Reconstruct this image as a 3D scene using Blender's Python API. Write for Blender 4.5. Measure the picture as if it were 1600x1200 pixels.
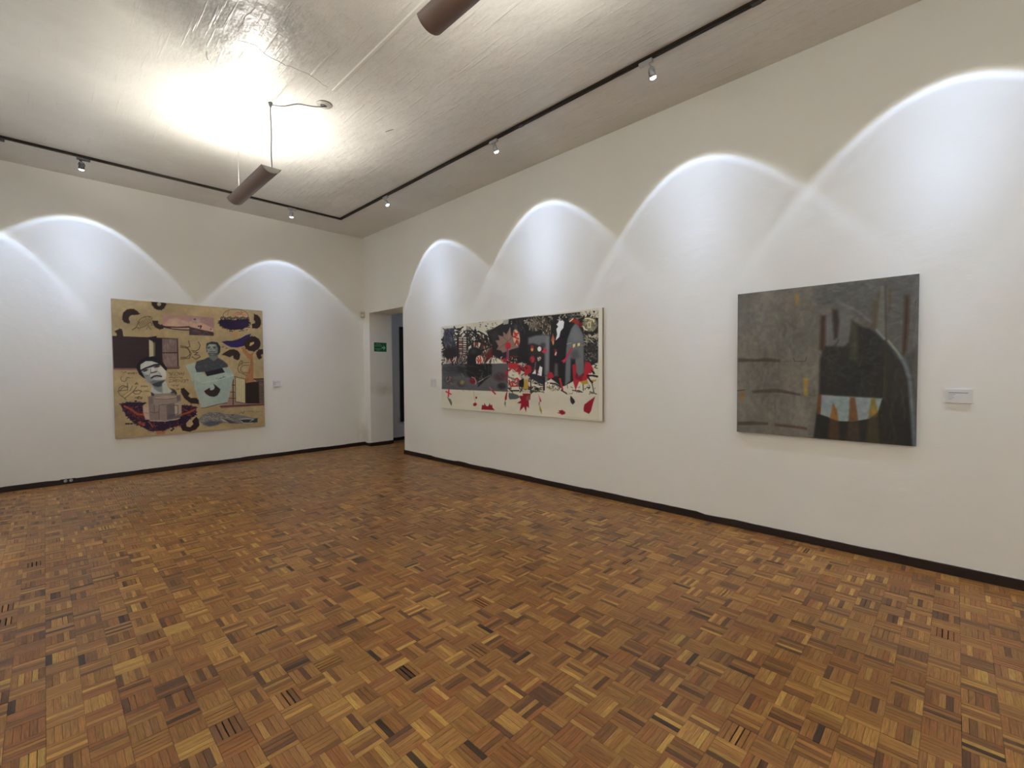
import bpy, math, random
import numpy as np
from mathutils import Vector, Matrix

# ------------------------------------------------------------------ camera, world, exposure
for o in list(bpy.data.objects):
    bpy.data.objects.remove(o)
scene = bpy.context.scene
COL = scene.collection

CAM = np.array([-4.5514, -8.6357, 1.5])
YAW, PITCH, ROLL = [math.radians(a) for a in (44.26681549, -1.67269469, -0.38141903)]
FPX = 711.8334
_F = np.array([math.cos(YAW) * math.cos(PITCH), math.sin(YAW) * math.cos(PITCH), math.sin(PITCH)])
_R = np.array([math.sin(YAW), -math.cos(YAW), 0.0])
_U = np.cross(_R, _F)
_R, _U = _R * math.cos(ROLL) + _U * math.sin(ROLL), -_R * math.sin(ROLL) + _U * math.cos(ROLL)
cam_data = bpy.data.cameras.new('camera')
cam_data.sensor_width = 36.0
cam_data.lens = FPX / 1600 * 36.0
cam_data.clip_start = 0.02
cam = bpy.data.objects.new('camera', cam_data)
COL.objects.link(cam)
cam.matrix_world = Matrix(((_R[0], _U[0], -_F[0], CAM[0]), (_R[1], _U[1], -_F[1], CAM[1]), (_R[2], _U[2], -_F[2], CAM[2]), (0, 0, 0, 1)))
scene.camera = cam

world = bpy.data.worlds.new('world')
scene.world = world
world.use_nodes = True
world.node_tree.nodes['Background'].inputs[0].default_value = (0.02, 0.02, 0.022, 1)
world.node_tree.nodes['Background'].inputs[1].default_value = 0.2

vs = scene.view_settings
vs.view_transform = 'Standard'
vs.look = 'None'
vs.gamma = 1.0
vs.use_curve_mapping = False
vs.exposure = 0.76
scene.cycles.max_bounces = 12
scene.cycles.diffuse_bounces = 8
scene.cycles.sample_clamp_indirect = 4.0

SPOT_POWER = 115.0           # track spotlights of the two walls in view
FILL_POWER = 370.0           # stronger unseen fill spots added on the opposite and end walls
FILL_COLOR = (0.80, 0.905, 0.93)
SPOT_COLOR = (0.61, 0.755, 1.06)
TUBE_STRENGTH = 208.0        # fluorescent tubes of the pendants
TUBE_COLOR = (1.0, 0.97, 0.90)

H = 4.1886                  # ceiling height
RW, RL = 5.84, 14.0         # room width (x) and length (y)
rng = random.Random(7)


# ------------------------------------------------------------------ helpers
class MB:
    """collects shapes, then links them as one mesh object"""
    def __init__(self):
        self.v, self.f, self.sm = [], [], []

    def add(self, v, f, smooth=False):
        n = len(self.v)
        self.v += [tuple(p) for p in v]
        self.f += [tuple(i + n for i in q) for q in f]
        self.sm += [smooth] * len(f)
        return self

    def box(self, x0, x1, y0, y1, z0, z1):
        v = [(x, y, z) for z in (z0, z1) for y in (y0, y1) for x in (x0, x1)]
        return self.add(v, [(0, 2, 3, 1), (4, 5, 7, 6), (0, 1, 5, 4), (2, 6, 7, 3), (0, 4, 6, 2), (1, 3, 7, 5)])

    def bevbox(self, x0, x1, y0, y1, z0, z1, b):
        """box with chamfered edges"""
        v, idx = [], {}
        lo, hi = (x0, y0, z0), (x1, y1, z1)
        for sx in (0, 1):
            for sy in (0, 1):
                for sz in (0, 1):
                    s = (sx, sy, sz)
                    for a in range(3):
                        p = []
                        for k in range(3):
                            e = lo[k] if s[k] == 0 else hi[k]
                            if k != a:
                                e += b if s[k] == 0 else -b
                            p.append(e)
                        idx[(s, a)] = len(v)
                        v.append(p)
        f = []
        for a in range(3):
            b1, c1 = (a + 1) % 3, (a + 2) % 3
            for s in (0, 1):
                q = []
                for (i, j) in ((0, 0), (1, 0), (1, 1), (0, 1)):
                    t = [0, 0, 0]
                    t[a], t[b1], t[c1] = s, i, j
                    q.append(idx[(tuple(t), a)])
                f.append(q if s else q[::-1])
            for i in (0, 1):
                for j in (0, 1):
                    t0, t1 = [0] * 3, [0] * 3
                    t0[b1] = t1[b1] = i
                    t0[c1] = t1[c1] = j
                    t1[a] = 1
                    t0, t1 = tuple(t0), tuple(t1)
                    q = [idx[(t0, b1)], idx[(t1, b1)], idx[(t1, c1)], idx[(t0, c1)]]
                    f.append(q if (i ^ j) == 0 else q[::-1])
        for sx in (0, 1):
            for sy in (0, 1):
                for sz in (0, 1):
                    s = (sx, sy, sz)
                    q = [idx[(s, 0)], idx[(s, 1)], idx[(s, 2)]]
                    f.append(q if (sx + sy + sz) % 2 else q[::-1])
        return self.add(v, f)

    def lathe(self, prof, n=20, mat=None, smooth=True):
        """prof: (radius, height) pairs around local z; mat places it"""
        v, f = [], []
        for r, z in prof:
            for i in range(n):
                a = 2 * math.pi * i / n
                v.append(Vector((r * math.cos(a), r * math.sin(a), z)))
        for k in range(len(prof) - 1):
            for i in range(n):
                j = (i + 1) % n
                f.append((k * n + i, k * n + j, (k + 1) * n + j, (k + 1) * n + i))
        f.append(tuple(range(n))[::-1])
        f.append(tuple(range((len(prof) - 1) * n, len(prof) * n)))
        if mat is not None:
            v = [mat @ p for p in v]
        return self.add(v, f, smooth)

    def tube(self, pts, r, n=8):
        pts = [Vector(p) for p in pts]
        v, f = [], []
        for i, p in enumerate(pts):
            d = (pts[min(i + 1, len(pts) - 1)] - pts[max(i - 1, 0)]).normalized()
            a = d.orthogonal().normalized() if abs(d.z) > 0.9 else d.cross(Vector((0, 0, 1))).normalized()
            b = d.cross(a)
            for k in range(n):
                t = 2 * math.pi * k / n
                v.append(p + r * (math.cos(t) * a + math.sin(t) * b))
        for i in range(len(pts) - 1):
            for k in range(n):
                j = (k + 1) % n
                f.append((i * n + k, i * n + j, (i + 1) * n + j, (i + 1) * n + k))
        f.append(tuple(range(n))[::-1])
        f.append(tuple(range((len(pts) - 1) * n, len(pts) * n)))
        return self.add(v, f, True)

    def build(self, name, mat, parent=None):
        me = bpy.data.meshes.new(name)
        me.from_pydata(self.v, [], self.f)
        me.polygons.foreach_set('use_smooth', self.sm)
        me.materials.append(mat)
        me.update()
        o = bpy.data.objects.new(name, me)
        COL.objects.link(o)
        o.parent = parent
        return o


def tag(o, label=None, cat=None, group=None, kind=None):
    if label: o['label'] = label
    if cat: o['category'] = cat
    if group: o['group'] = group
    if kind: o['kind'] = kind
    return o


def empty(name, loc, rz=0.0):
    o = bpy.data.objects.new(name, None)
    o.empty_display_size = 0.05
    COL.objects.link(o)
    o.location = loc
    o.rotation_euler.z = rz
    return o


def mat(name):
    m = bpy.data.materials.new(name)
    m.use_nodes = True
    nt = m.node_tree
    return m, nt, nt.nodes['Principled BSDF']


def N(nt, kind, **kw):
    n = nt.nodes.new(kind)
    for k, v in kw.items():
        setattr(n, k, v)
    return n


def plain(name, col, rough=0.5, metal=0.0, spec=0.5):
    m, nt, b = mat(name)
    b.inputs['Base Color'].default_value = (*col, 1)
    b.inputs['Roughness'].default_value = rough
    b.inputs['Metallic'].default_value = metal
    b.inputs['Specular IOR Level'].default_value = spec
    # slight procedural variation of the finish
    tc = N(nt, 'ShaderNodeTexCoord')
    no = N(nt, 'ShaderNodeTexNoise')
    no.inputs['Scale'].default_value = 30
    mr = N(nt, 'ShaderNodeMapRange')
    mr.inputs['To Min'].default_value = max(0.02, rough - 0.06)
    mr.inputs['To Max'].default_value = min(1, rough + 0.06)
    nt.links.new(tc.outputs['Object'], no.inputs['Vector'])
    nt.links.new(no.outputs['Fac'], mr.inputs['Value'])
    nt.links.new(mr.outputs['Result'], b.inputs['Roughness'])
    return m


def emissive(name, col, strength):
    m, nt, b = mat(name)
    b.inputs['Base Color'].default_value = (0.8, 0.8, 0.8, 1)
    b.inputs['Emission Color'].default_value = (*col, 1)
    b.inputs['Emission Strength'].default_value = strength
    return m


# ------------------------------------------------------------------ materials of the room
def plaster(name, base, mottle, rough, bumps, spec=0.3):
    """painted plaster: faint colour mottling, bumps = [(scale vector, distance, detail)]"""
    m, nt, b = mat(name)
    L = nt.links.new
    tc = N(nt, 'ShaderNodeTexCoord')
    n1 = N(nt, 'ShaderNodeTexNoise')
    n1.inputs['Scale'].default_value = 0.9
    n1.inputs['Detail'].default_value = 5
    L(tc.outputs['Object'], n1.inputs['Vector'])
    mx = N(nt, 'ShaderNodeMix', data_type='RGBA')
    mx.inputs['A'].default_value = (*base, 1)
    mx.inputs['B'].default_value = (*mottle, 1)
    mr = N(nt, 'ShaderNodeMapRange')
    mr.inputs['From Min'].default_value = 0.35
    mr.inputs['From Max'].default_value = 0.7
    L(n1.outputs['Fac'], mr.inputs['Value'])
    L(mr.outputs['Result'], mx.inputs['Factor'])
    L(mx.outputs['Result'], b.inputs['Base Color'])
    b.inputs['Roughness'].default_value = rough
    b.inputs['Specular IOR Level'].default_value = spec
    prev = None
    for sc, rot, dist, det in bumps:
        mp = N(nt, 'ShaderNodeMapping')
        mp.inputs['Scale'].default_value = sc
        mp.inputs['Rotation'].default_value = (0, 0, rot)
        no = N(nt, 'ShaderNodeTexNoise')
        no.inputs['Scale'].default_value = 1.0
        no.inputs['Detail'].default_value = det
        no.inputs['Roughness'].default_value = 0.6
        bp = N(nt, 'ShaderNodeBump')
        bp.inputs['Strength'].default_value = 1.0
        bp.inputs['Distance'].default_value = dist
        L(tc.outputs['Object'], mp.inputs['Vector'])
        L(mp.outputs['Vector'], no.inputs['Vector'])
        L(no.outputs['Fac'], bp.inputs['Height'])
        if prev:
            L(prev.outputs['Normal'], bp.inputs['Normal'])
        prev = bp
    L(prev.outputs['Normal'], b.inputs['Normal'])
    return m


M_WALL = plaster('wall_paint', (0.88, 0.86, 0.812), (0.85, 0.828, 0.775), 0.62,
                 [((1.3, 1.3, 1.3), 0, 0.012, 3), ((9, 9, 14), 0, 0.0022, 4)], 0.25)
M_CEIL = plaster('ceiling_paint', (0.72, 0.695, 0.645), (0.60, 0.575, 0.53), 0.33,
                 [((0.8, 0.8, 0.8), 0, 0.05, 3), ((3.5, 2.5, 3), 0.3, 0.016, 4), ((2.2, 20, 4), 0.35, 0.0045, 3), ((16, 2.5, 4), 0.2, 0.0035, 3), ((30, 30, 30), 0, 0.0015, 3)], 0.5)
def stain(m, c, r, colour, freq=3.2, most=1.0):
    """old dull stain with a ragged outline in the paint, centre c, radii r"""
    nt = m.node_tree
    L = nt.links.new
    b = nt.nodes['Principled BSDF']
    tc = N(nt, 'ShaderNodeTexCoord')
    mp = N(nt, 'ShaderNodeMapping', vector_type='POINT')
    mp.inputs['Location'].default_value = tuple(-a / q for a, q in zip(c, r))
    mp.inputs['Scale'].default_value = tuple(1 / q for q in r)
    L(tc.outputs['Object'], mp.inputs['Vector'])
    ln = N(nt, 'ShaderNodeVectorMath', operation='LENGTH')
    L(mp.outputs['Vector'], ln.inputs[0])
    no = N(nt, 'ShaderNodeTexNoise')
    no.inputs['Scale'].default_value = freq
    no.inputs['Detail'].default_value = 6
    L(tc.outputs['Object'], no.inputs['Vector'])
    ad = N(nt, 'ShaderNodeMath', operation='MULTIPLY_ADD')
    ad.inputs[1].default_value = 1.5
    L(no.outputs['Fac'], ad.inputs[0])
    L(ln.outputs['Value'], ad.inputs[2])
    mr = N(nt, 'ShaderNodeMapRange')
    mr.inputs['From Min'].default_value = 1.05
    mr.inputs['From Max'].default_value = 2.05
    mr.inputs['To Min'].default_value = most
    mr.inputs['To Max'].default_value = 0.0
    L(ad.outputs[0], mr.inputs['Value'])
    src = b.inputs['Base Color'].links[0].from_socket
    mx = N(nt, 'ShaderNodeMix', data_type='RGBA')
    mx.inputs['B'].default_value = (*colour, 1)
    L(mr.outputs['Result'], mx.inputs['Factor'])
    L(src, mx.inputs['A'])
    L(mx.outputs['Result'], b.inputs['Base Color'])


def scratches(m, sc, rot, dist):
    """sparse long trowel marks standing out of the plaster"""
    nt = m.node_tree
    L = nt.links.new
    b = nt.nodes['Principled BSDF']
    tc = N(nt, 'ShaderNodeTexCoord')
    mp = N(nt, 'ShaderNodeMapping')
    mp.inputs['Scale'].default_value = sc
    mp.inputs['Rotation'].default_value = (0, 0, rot)
    no = N(nt, 'ShaderNodeTexNoise')
    no.inputs['Scale'].default_value = 1.0
    no.inputs['Detail'].default_value = 2
    L(tc.outputs['Object'], mp.inputs['Vector'])
    L(mp.outputs['Vector'], no.inputs['Vector'])
    mr = N(nt, 'ShaderNodeMapRange')
    mr.inputs['From Min'].default_value = 0.60
    mr.inputs['From Max'].default_value = 0.74
    L(no.outputs['Fac'], mr.inputs['Value'])
    bp = N(nt, 'ShaderNodeBump')
    bp.inputs['Strength'].default_value = 1.0
    bp.inputs['Distance'].default_value = dist
    L(mr.outputs['Result'], bp.inputs['Height'])
    L(b.inputs['Normal'].links[0].from_socket, bp.inputs['Normal'])
    L(bp.outputs['Normal'], b.inputs['Normal'])


scratches(M_CEIL, (26, 1.6, 1), 0.25, 0.0022)
scratches(M_CEIL, (1.8, 24, 1), 0.4, 0.0012)
stain(M_CEIL, (-3.72, -4.78, H), (0.85, 0.55, 1.0), (0.34, 0.32, 0.30))
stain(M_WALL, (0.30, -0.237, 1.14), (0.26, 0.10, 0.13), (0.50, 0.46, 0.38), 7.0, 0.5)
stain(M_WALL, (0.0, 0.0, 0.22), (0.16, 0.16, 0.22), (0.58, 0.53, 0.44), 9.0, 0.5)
M_NEXT = plaster('next_room_paint', (0.72, 0.74, 0.78), (0.68, 0.70, 0.75), 0.6,
                 [((1.3, 1.3, 1.3), 0, 0.01, 3)], 0.25)
M_BASE = plain('baseboard_dark_wood', (0.020, 0.010, 0.008), 0.45, 0, 0.35)
M_SUB = plain('dark_subfloor', (0.012, 0.008, 0.006), 0.9, 0, 0.1)
M_TRACK = plain('dark_bronze_track', (0.028, 0.018, 0.012), 0.32, 0.35, 0.5)
M_GREY = plain('grey_cast_metal', (0.46, 0.46, 0.48), 0.4, 0.5, 0.5)
M_DGREY = plain('dark_grey_metal', (0.10, 0.10, 0.11), 0.4, 0.6, 0.5)
M_TAUPE = plain('taupe_enamel', (0.17, 0.115, 0.095), 0.42, 0.0, 0.4)
M_TROUGHIN = plain('white_reflector', (0.75, 0.75, 0.70), 0.4)
M_CAP = plain('pale_grey_end_plate', (0.42, 0.40, 0.36), 0.5)
M_WIRE = plain('grey_cord', (0.13, 0.125, 0.135), 0.5)
M_THINW = plain('pale_suspension_wire', (0.42, 0.41, 0.38), 0.5)
M_WHITE = plain('white_plastic', (0.78, 0.77, 0.75), 0.45)
M_IVORY = plain('ivory_plastic', (0.50, 0.42, 0.33), 0.45)
M_BLACK = plain('black_matte', (0.012, 0.011, 0.013), 0.6)
M_LENS = emissive('spot_lens_glow', (0.93, 0.95, 1.0), 9.0)
M_TUBE = emissive('fluorescent_tube_glow', TUBE_COLOR, TUBE_STRENGTH)
M_FRINGE = plain('conduit_paint', (0.62, 0.595, 0.54), 0.5)


def wood(name, per_object):
    m, nt, b = mat(name)
    L = nt.links.new
    if per_object:
        oi = N(nt, 'ShaderNodeObjectInfo')
        colour = oi.outputs['Color']
        uv = N(nt, 'ShaderNodeUVMap')
        sc = N(nt, 'ShaderNodeMath', operation='MULTIPLY')
        sc.inputs[1].default_value = 37.0
        L(oi.outputs['Random'], sc.inputs[0])
        ad = N(nt, 'ShaderNodeVectorMath', operation='ADD')
        L(uv.outputs['UV'], ad.inputs[0])
        L(sc.outputs[0], ad.inputs[1])
        vec = ad.outputs['Vector']
    else:
        at = N(nt, 'ShaderNodeAttribute', attribute_name='strip_colour')
        colour = at.outputs['Color']
        uv = N(nt, 'ShaderNodeUVMap')
        vec = uv.outputs['UV']
    mp = N(nt, 'ShaderNodeMapping')
    mp.inputs['Scale'].default_value = (16, 210, 1)
    L(vec, mp.inputs['Vector'])
    no = N(nt, 'ShaderNodeTexNoise')
    no.inputs['Scale'].default_value = 1.0
    no.inputs['Detail'].default_value = 4
    no.inputs['Distortion'].default_value = 0.6
    L(mp.outputs['Vector'], no.inputs['Vector'])
    mr = N(nt, 'ShaderNodeMapRange')
    mr.inputs['From Min'].default_value = 0.25
    mr.inputs['From Max'].default_value = 0.75
    mr.inputs['To Min'].default_value = 0.56
    mr.inputs['To Max'].default_value = 1.36
    L(no.outputs['Fac'], mr.inputs['Value'])
    # broad worn patches of the varnish over the whole floor
    tg = N(nt, 'ShaderNodeNewGeometry')
    n2 = N(nt, 'ShaderNodeTexNoise')
    n2.inputs['Scale'].default_value = 0.75
    n2.inputs['Detail'].default_value = 3
    L(tg.outputs['Position'], n2.inputs['Vector'])
    m2 = N(nt, 'ShaderNodeMapRange')
    m2.inputs['From Min'].default_value = 0.3
    m2.inputs['From Max'].default_value = 0.7
    m2.inputs['To Min'].default_value = 0.80
    m2.inputs['To Max'].default_value = 1.12
    L(n2.outputs['Fac'], m2.inputs['Value'])
    mu = N(nt, 'ShaderNodeMath', operation='MULTIPLY')
    L(mr.outputs['Result'], mu.inputs[0])
    L(m2.outputs['Result'], mu.inputs[1])
    mx = N(nt, 'ShaderNodeVectorMath', operation='SCALE')
    L(colour, mx.inputs[0])
    L(mu.outputs[0], mx.inputs['Scale'])
    L(mx.outputs['Vector'], b.inputs['Base Color'])
    r = N(nt, 'ShaderNodeMapRange')
    r.inputs['To Min'].default_value = 0.26
    r.inputs['To Max'].default_value = 0.46
    L(n2.outputs['Fac'], r.inputs['Value'])
    L(r.outputs['Result'], b.inputs['Roughness'])
    b.inputs['Specular IOR Level'].default_value = 0.34
    b.inputs['Anisotropic'].default_value = 0.75
    tg2 = N(nt, 'ShaderNodeTangent', direction_type='UV_MAP')
    L(tg2.outputs['Tangent'], b.inputs['Tangent'])
    bp = N(nt, 'ShaderNodeBump')
    bp.inputs['Distance'].default_value = 0.0006
    bp.inputs['Strength'].default_value = 0.6
    L(no.outputs['Fac'], bp.inputs['Height'])
    L(bp.outputs['Normal'], b.inputs['Normal'])
    return m


M_WOOD_OBJ = wood('parquet_wood_strip', True)
M_WOOD = wood('parquet_wood_field', False)

# ------------------------------------------------------------------ room shell
DY0, DY1, DZ = -1.4570, -0.2370, 2.668       # doorway in the right wall
WT = 0.50                                     # thickness of the right wall


def struct(name, mb, m, parent=None):
    o = mb.build(name, m, parent)
    if parent is None:
        o['kind'] = 'structure'
    return o


floor = struct('floor', MB().box(-RW, 4.6, -RL, 0.3, -0.10, -0.006), M_SUB)
ceiling = struct('ceiling', MB().box(-RW - 0.3, 4.9, -RL - 0.3, 0.5, H, H + 0.2), M_CEIL)
struct('wall_left', MB().box(-RW - 0.3, 0.0, 0.0, 0.35, -0.1, H), M_WALL)
struct('wall_right', MB().box(0, WT, DY1, 0.35, -0.1, H).box(0, WT, DY0, DY1, DZ, H).box(0, WT, -RL - 0.3, DY0, -0.1, H), M_WALL)
struct('wall_opposite', MB().box(-RW - 0.3, -RW, -RL - 0.3, 0, -0.1, H), M_WALL)
struct('wall_behind', MB().box(-RW, 0, -RL - 0.3, -RL, -0.1, H), M_WALL)
struct('wall_beyond', MB().box(WT, 4.9, 0.06, 0.35, -0.1, H), M_NEXT)
struct('wall_beyond_far', MB().box(4.6, 4.9, -5.3, 0.06, -0.1, H), M_NEXT)
struct('wall_beyond_near', MB().box(WT, 4.6, -5.3, -5.0, -0.1, H), M_NEXT)


def skirting(name, runs):
    """dark baseboard whose top edge is overpainted unevenly; runs: (start, end, into-room normal)"""
    mb = MB()
    for (p, q, n) in runs:
        p, q, n = Vector(p), Vector(q), Vector(n)
        ln = (q - p).length
        k = max(2, int(ln / 0.09))
        d = (q - p).normalized()
        wob = 0.0
        v, f = [], []
        for i in range(k + 1):
            if i % 5 == 0:
                wob = rng.uniform(-0.004, 0.004)
            if rng.random() < 0.035:
                wob = rng.uniform(-0.014, 0.004)
            h = 0.0690 + wob + rng.uniform(-0.0012, 0.0012)
            b = p + d * (ln * i / k)
            for off, z in ((0, -0.006), (0.012, -0.006), (0.012, h - 0.003), (0.009, h), (0, h)):
                w = b + n * off
                v.append((w.x, w.y, z))
        for i in range(k):
            for j in range(5):
                a, c = i * 5 + j, i * 5 + (j + 1) % 5
                f.append((a, c, c + 5, a + 5))
        f.append((0, 1, 2, 3, 4))
        f.append(tuple(k * 5 + j for j in (4, 3, 2, 1, 0)))
        mb.add(v, f)
    return struct(name, mb, M_BASE)


skirting('baseboard_left', [((-RW, 0, 0), (0, 0, 0), (0, -1, 0))])
skirting('baseboard_right', [((0, -RL, 0), (0, DY0, 0), (-1, 0, 0)), ((0, DY1 - 0.012, 0), (0, 0, 0), (-1, 0, 0)),
                             ((-0.012, DY1, 0), (WT, DY1, 0), (0, -1, 0)), ((WT, DY0, 0), (-0.012, DY0, 0), (0, 1, 0))])
skirting('baseboard_opposite', [((-RW, 0, 0), (-RW, -RL, 0), (1, 0, 0))])
skirting('baseboard_beyond', [((WT, 0.06, 0), (4.6, 0.06, 0), (0, -1, 0))])

# hairline cracks and scuffs in the ceiling plaster
def crack(pts, w):
    mb = MB()
    pts = [Vector((x, y, 0)) for x, y in pts]
    fine = []
    for a, b in zip(pts, pts[1:]):
        n = max(1, int((b - a).length / 0.05))
        for i in range(n):
            t = i / n
            fine.append(a.lerp(b, t) + Vector((rng.uniform(-.012, .012), rng.uniform(-.012, .012), 0)))
    fine.append(pts[-1])
    v, f = [], []
    for i, p in enumerate(fine):
        d = (fine[min(i + 1, len(fine) - 1)] - fine[max(i - 1, 0)]).normalized()
        s = Vector((-d.y, d.x, 0)) * w * (0.6 + 0.8 * rng.random()) * 0.5
        v += [(p.x + s.x, p.y + s.y, H - 0.0012), (p.x - s.x, p.y - s.y, H - 0.0012), (p.x - s.x, p.y - s.y, H + 0.01), (p.x + s.x, p.y + s.y, H + 0.01)]
    for i in range(len(fine) - 1):
        for j in range(4):
            a, c = i * 4 + j, i * 4 + (j + 1) % 4
            f.append((a, c, c + 4, a + 4))
    mb.add(v, f)
    return mb


def ceil_at(x, y):
    d = _F + _R * (x - 800) / FPX - _U * (y - 600) / FPX
    t = (H - CAM[2]) / d[2]
    return (CAM[0] + d[0] * t, CAM[1] + d[1] * t)


M_CRACK = plain('ceiling_crack_dirt', (0.30, 0.28, 0.25), 0.8)
for pts, w in (([ceil_at(404, 0), ceil_at(376, 42), ceil_at(372, 50)], 0.005),
               ([ceil_at(372, 62), ceil_at(400, 72), ceil_at(424, 92), ceil_at(455, 105), ceil_at(490, 120), ceil_at(512, 136)], 0.004),
               ([ceil_at(320, 80), ceil_at(324, 87), ceil_at(325, 94)], 0.016),
               ([ceil_at(604, 206), ceil_at(609, 203), ceil_at(615, 202)], 0.016)):
    crack(pts, w).build('crack', M_CRACK, ceiling)

# ------------------------------------------------------------------ parquet floor
S = 0.12
NS = 5
GX, GY = -2.665, -7.835
PAL = [((0.280, 0.126, 0.036), 34), ((0.340, 0.164, 0.046), 24), ((0.41, 0.216, 0.060), 14), ((0.49, 0.280, 0.072), 6),
       ((0.265, 0.104, 0.031), 18), ((0.185, 0.078, 0.026), 20), ((0.110, 0.046, 0.019), 9), ((0.045, 0.022, 0.013), 1.6)]
BASE_W = [40, 26, 8, 2, 22, 14, 1.5, 0]
PW = [w for _, w in PAL]
pr = random.Random(11)


def project(x, y, z=0.0):
    d = np.array([x, y, z]) - CAM
    zz = d @ _F
    return 800 + FPX * (d @ _R) / zz, 600 - FPX * (d @ _U) / zz, zz


strips = []            # (cx, cy, half length, half width, along y?, colour, dz, tilt)
ix0, ix1 = math.floor((-RW - GX) / S), math.ceil((4.6 - GX) / S)
iy0, iy1 = math.floor((-RL - GY) / S), math.ceil((0.06 - GY) / S)
for ix in range(ix0, ix1 + 1):
    for iy in range(iy0, iy1 + 1):
        x0, y0 = GX + ix * S, GY + (iy - 1) * S
        cx, cy = x0 + S / 2, y0 + S / 2
        if cx > 0.06:                               # only the doorway and the strip of floor beyond it
            if cx > 3.0 or cy < -3.2:
                continue
            if cx < WT - 0.06 and not (DY0 < cy < DY1 + 0.02):
                continue
        along_y = (ix + iy) % 2 == 0
        base = pr.choices(PAL, BASE_W)[0][0]
        uni = pr.random() < 0.5                    # many squares are cut from one board
        gap = 0.00045
        wide = pr.random() < 0.014 or (ix == 0 and iy == -1)
        sink = pr.gauss(0, 0.0004)
        for k in range(NS):
            c = base if uni and pr.random() < 0.72 else pr.choices(PAL, PW)[0][0]
            g = pr.uniform(0.86, 1.14)
            c = tuple(min(1, a * g * pr.uniform(0.96, 1.04)) for a in c)
            w = S / NS / 2 - gap
            if wide and k in (1, 2, 3):
                w -= pr.uniform(0.0012, 0.0035)
            elif pr.random() < 0.04:
                w -= 0.0011
            o = -S / 2 + (k + 0.5) * S / NS
            strips.append((cx + (o if along_y else 0), cy + (0 if along_y else o), S / 2 - 0.0004, w, along_y, c,
                           min(0.0012, sink + pr.gauss(0, 0.00025)), pr.gauss(0, 0.0035)))

scored = []
for i, s in enumerate(strips):
    px, py, zz = project(s[0], s[1])
    if zz > 0.3 and 8 < px < 1592 and 8 < py < 1192:
        # projected area of the strip falls with the cube of its distance
        scored.append((1.0 / zz ** 3, i))
scored.sort(reverse=True)
near = set(i for _, i in scored[:300])

sm = bpy.data.meshes.new('parquet_strip')
hl, hw = S / 2 - 0.0004, S / NS / 2 - 0.00045
b_ = 0.0007
vv = [(-hl, -hw, -0.012), (hl, -hw, -0.012), (hl, hw, -0.012), (-hl, hw, -0.012),
      (-hl, -hw, -b_), (hl, -hw, -b_), (hl, hw, -b_), (-hl, hw, -b_),
      (-hl + b_, -hw + b_, 0), (hl - b_, -hw + b_, 0), (hl - b_, hw - b_, 0), (-hl + b_, hw - b_, 0)]
ff = [(8, 9, 10, 11), (0, 1, 5, 4), (1, 2, 6, 5), (2, 3, 7, 6), (3, 0, 4, 7), (4, 5, 9, 8), (5, 6, 10, 9), (6, 7, 11, 10), (7, 4, 8, 11)]
sm.from_pydata(vv, [], ff)
sm.materials.append(M_WOOD_OBJ)
uvl = sm.uv_layers.new(name='UVMap')
for lp in sm.loops:
    v = vv[lp.vertex_index]
    uvl.data[lp.index].uv = (v[0], v[1])
sm.update()

V, Fc, UVs, Cs = [], [], [], []
for i, (cx, cy, l, w, ay, c, dz, tilt) in enumerate(strips):
    if i in near:
        o = bpy.data.objects.new('parquet_strip', sm)
        COL.objects.link(o)
        o.parent = floor
        o.location = (cx, cy, dz)
        o.rotation_euler = (tilt, 0, math.pi / 2 if ay else 0)
        o.scale = (1, w / hw, 1)
        o.color = (*c, 1)
        continue
    n = len(V)
    ru, rv = pr.uniform(0, 40), pr.uniform(0, 40)
    for (a, b, z) in ((-l, -w, 0), (l, -w, 0), (l, w, 0), (-l, w, 0), (-l, -w, -0.012), (l, -w, -0.012), (l, w, -0.012), (-l, w, -0.012)):
        zz = dz + z + b * tilt
        V.append((cx - b, cy + a, zz) if ay else (cx + a, cy + b, zz))
        UVs.append((a + ru, b + rv))
        Cs.append((*c, 1))
    Fc += [(n, n + 1, n + 2, n + 3), (n, n + 4, n + 5, n + 1), (n + 1, n + 5, n + 6, n + 2), (n + 2, n + 6, n + 7, n + 3), (n + 3, n + 7, n + 4, n)]
fm = bpy.data.meshes.new('parquet_field')
fm.from_pydata(V, [], Fc)
fm.materials.append(M_WOOD)
ca = fm.color_attributes.new('strip_colour', 'FLOAT_COLOR', 'POINT')
ca.data.foreach_set('color', np.array(Cs, dtype=np.float32).ravel())
uvl = fm.uv_layers.new(name='UVMap')
li = np.empty(len(fm.loops), dtype=np.int32)
fm.loops.foreach_get('vertex_index', li)
uvl.data.foreach_set('uv', np.array(UVs, dtype=np.float32)[li].ravel())
fm.update()
fo = bpy.data.objects.new('parquet_field', fm)
COL.objects.link(fo)
fo.parent = floor
tag(fo, kind='stuff')


# ------------------------------------------------------------------ lighting track and spotlights
TX, TY = -0.86, -0.87           # distance of the track from the walls
TX2, TY2 = -RW + 0.86, -RL + 0.87


def rail(p, q, horizontal_axis):
    """U-profile rail open at the bottom between two points under the ceiling"""
    mb = MB()
    a, b = (p, q) if p < q else (q, p)
    return a, b


track = empty('lighting_track', (TX, TY, H))
tag(track, 'dark bronze lighting track running round the ceiling parallel to the walls', 'track')
HWD, HT = 0.019, 0.026


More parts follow.
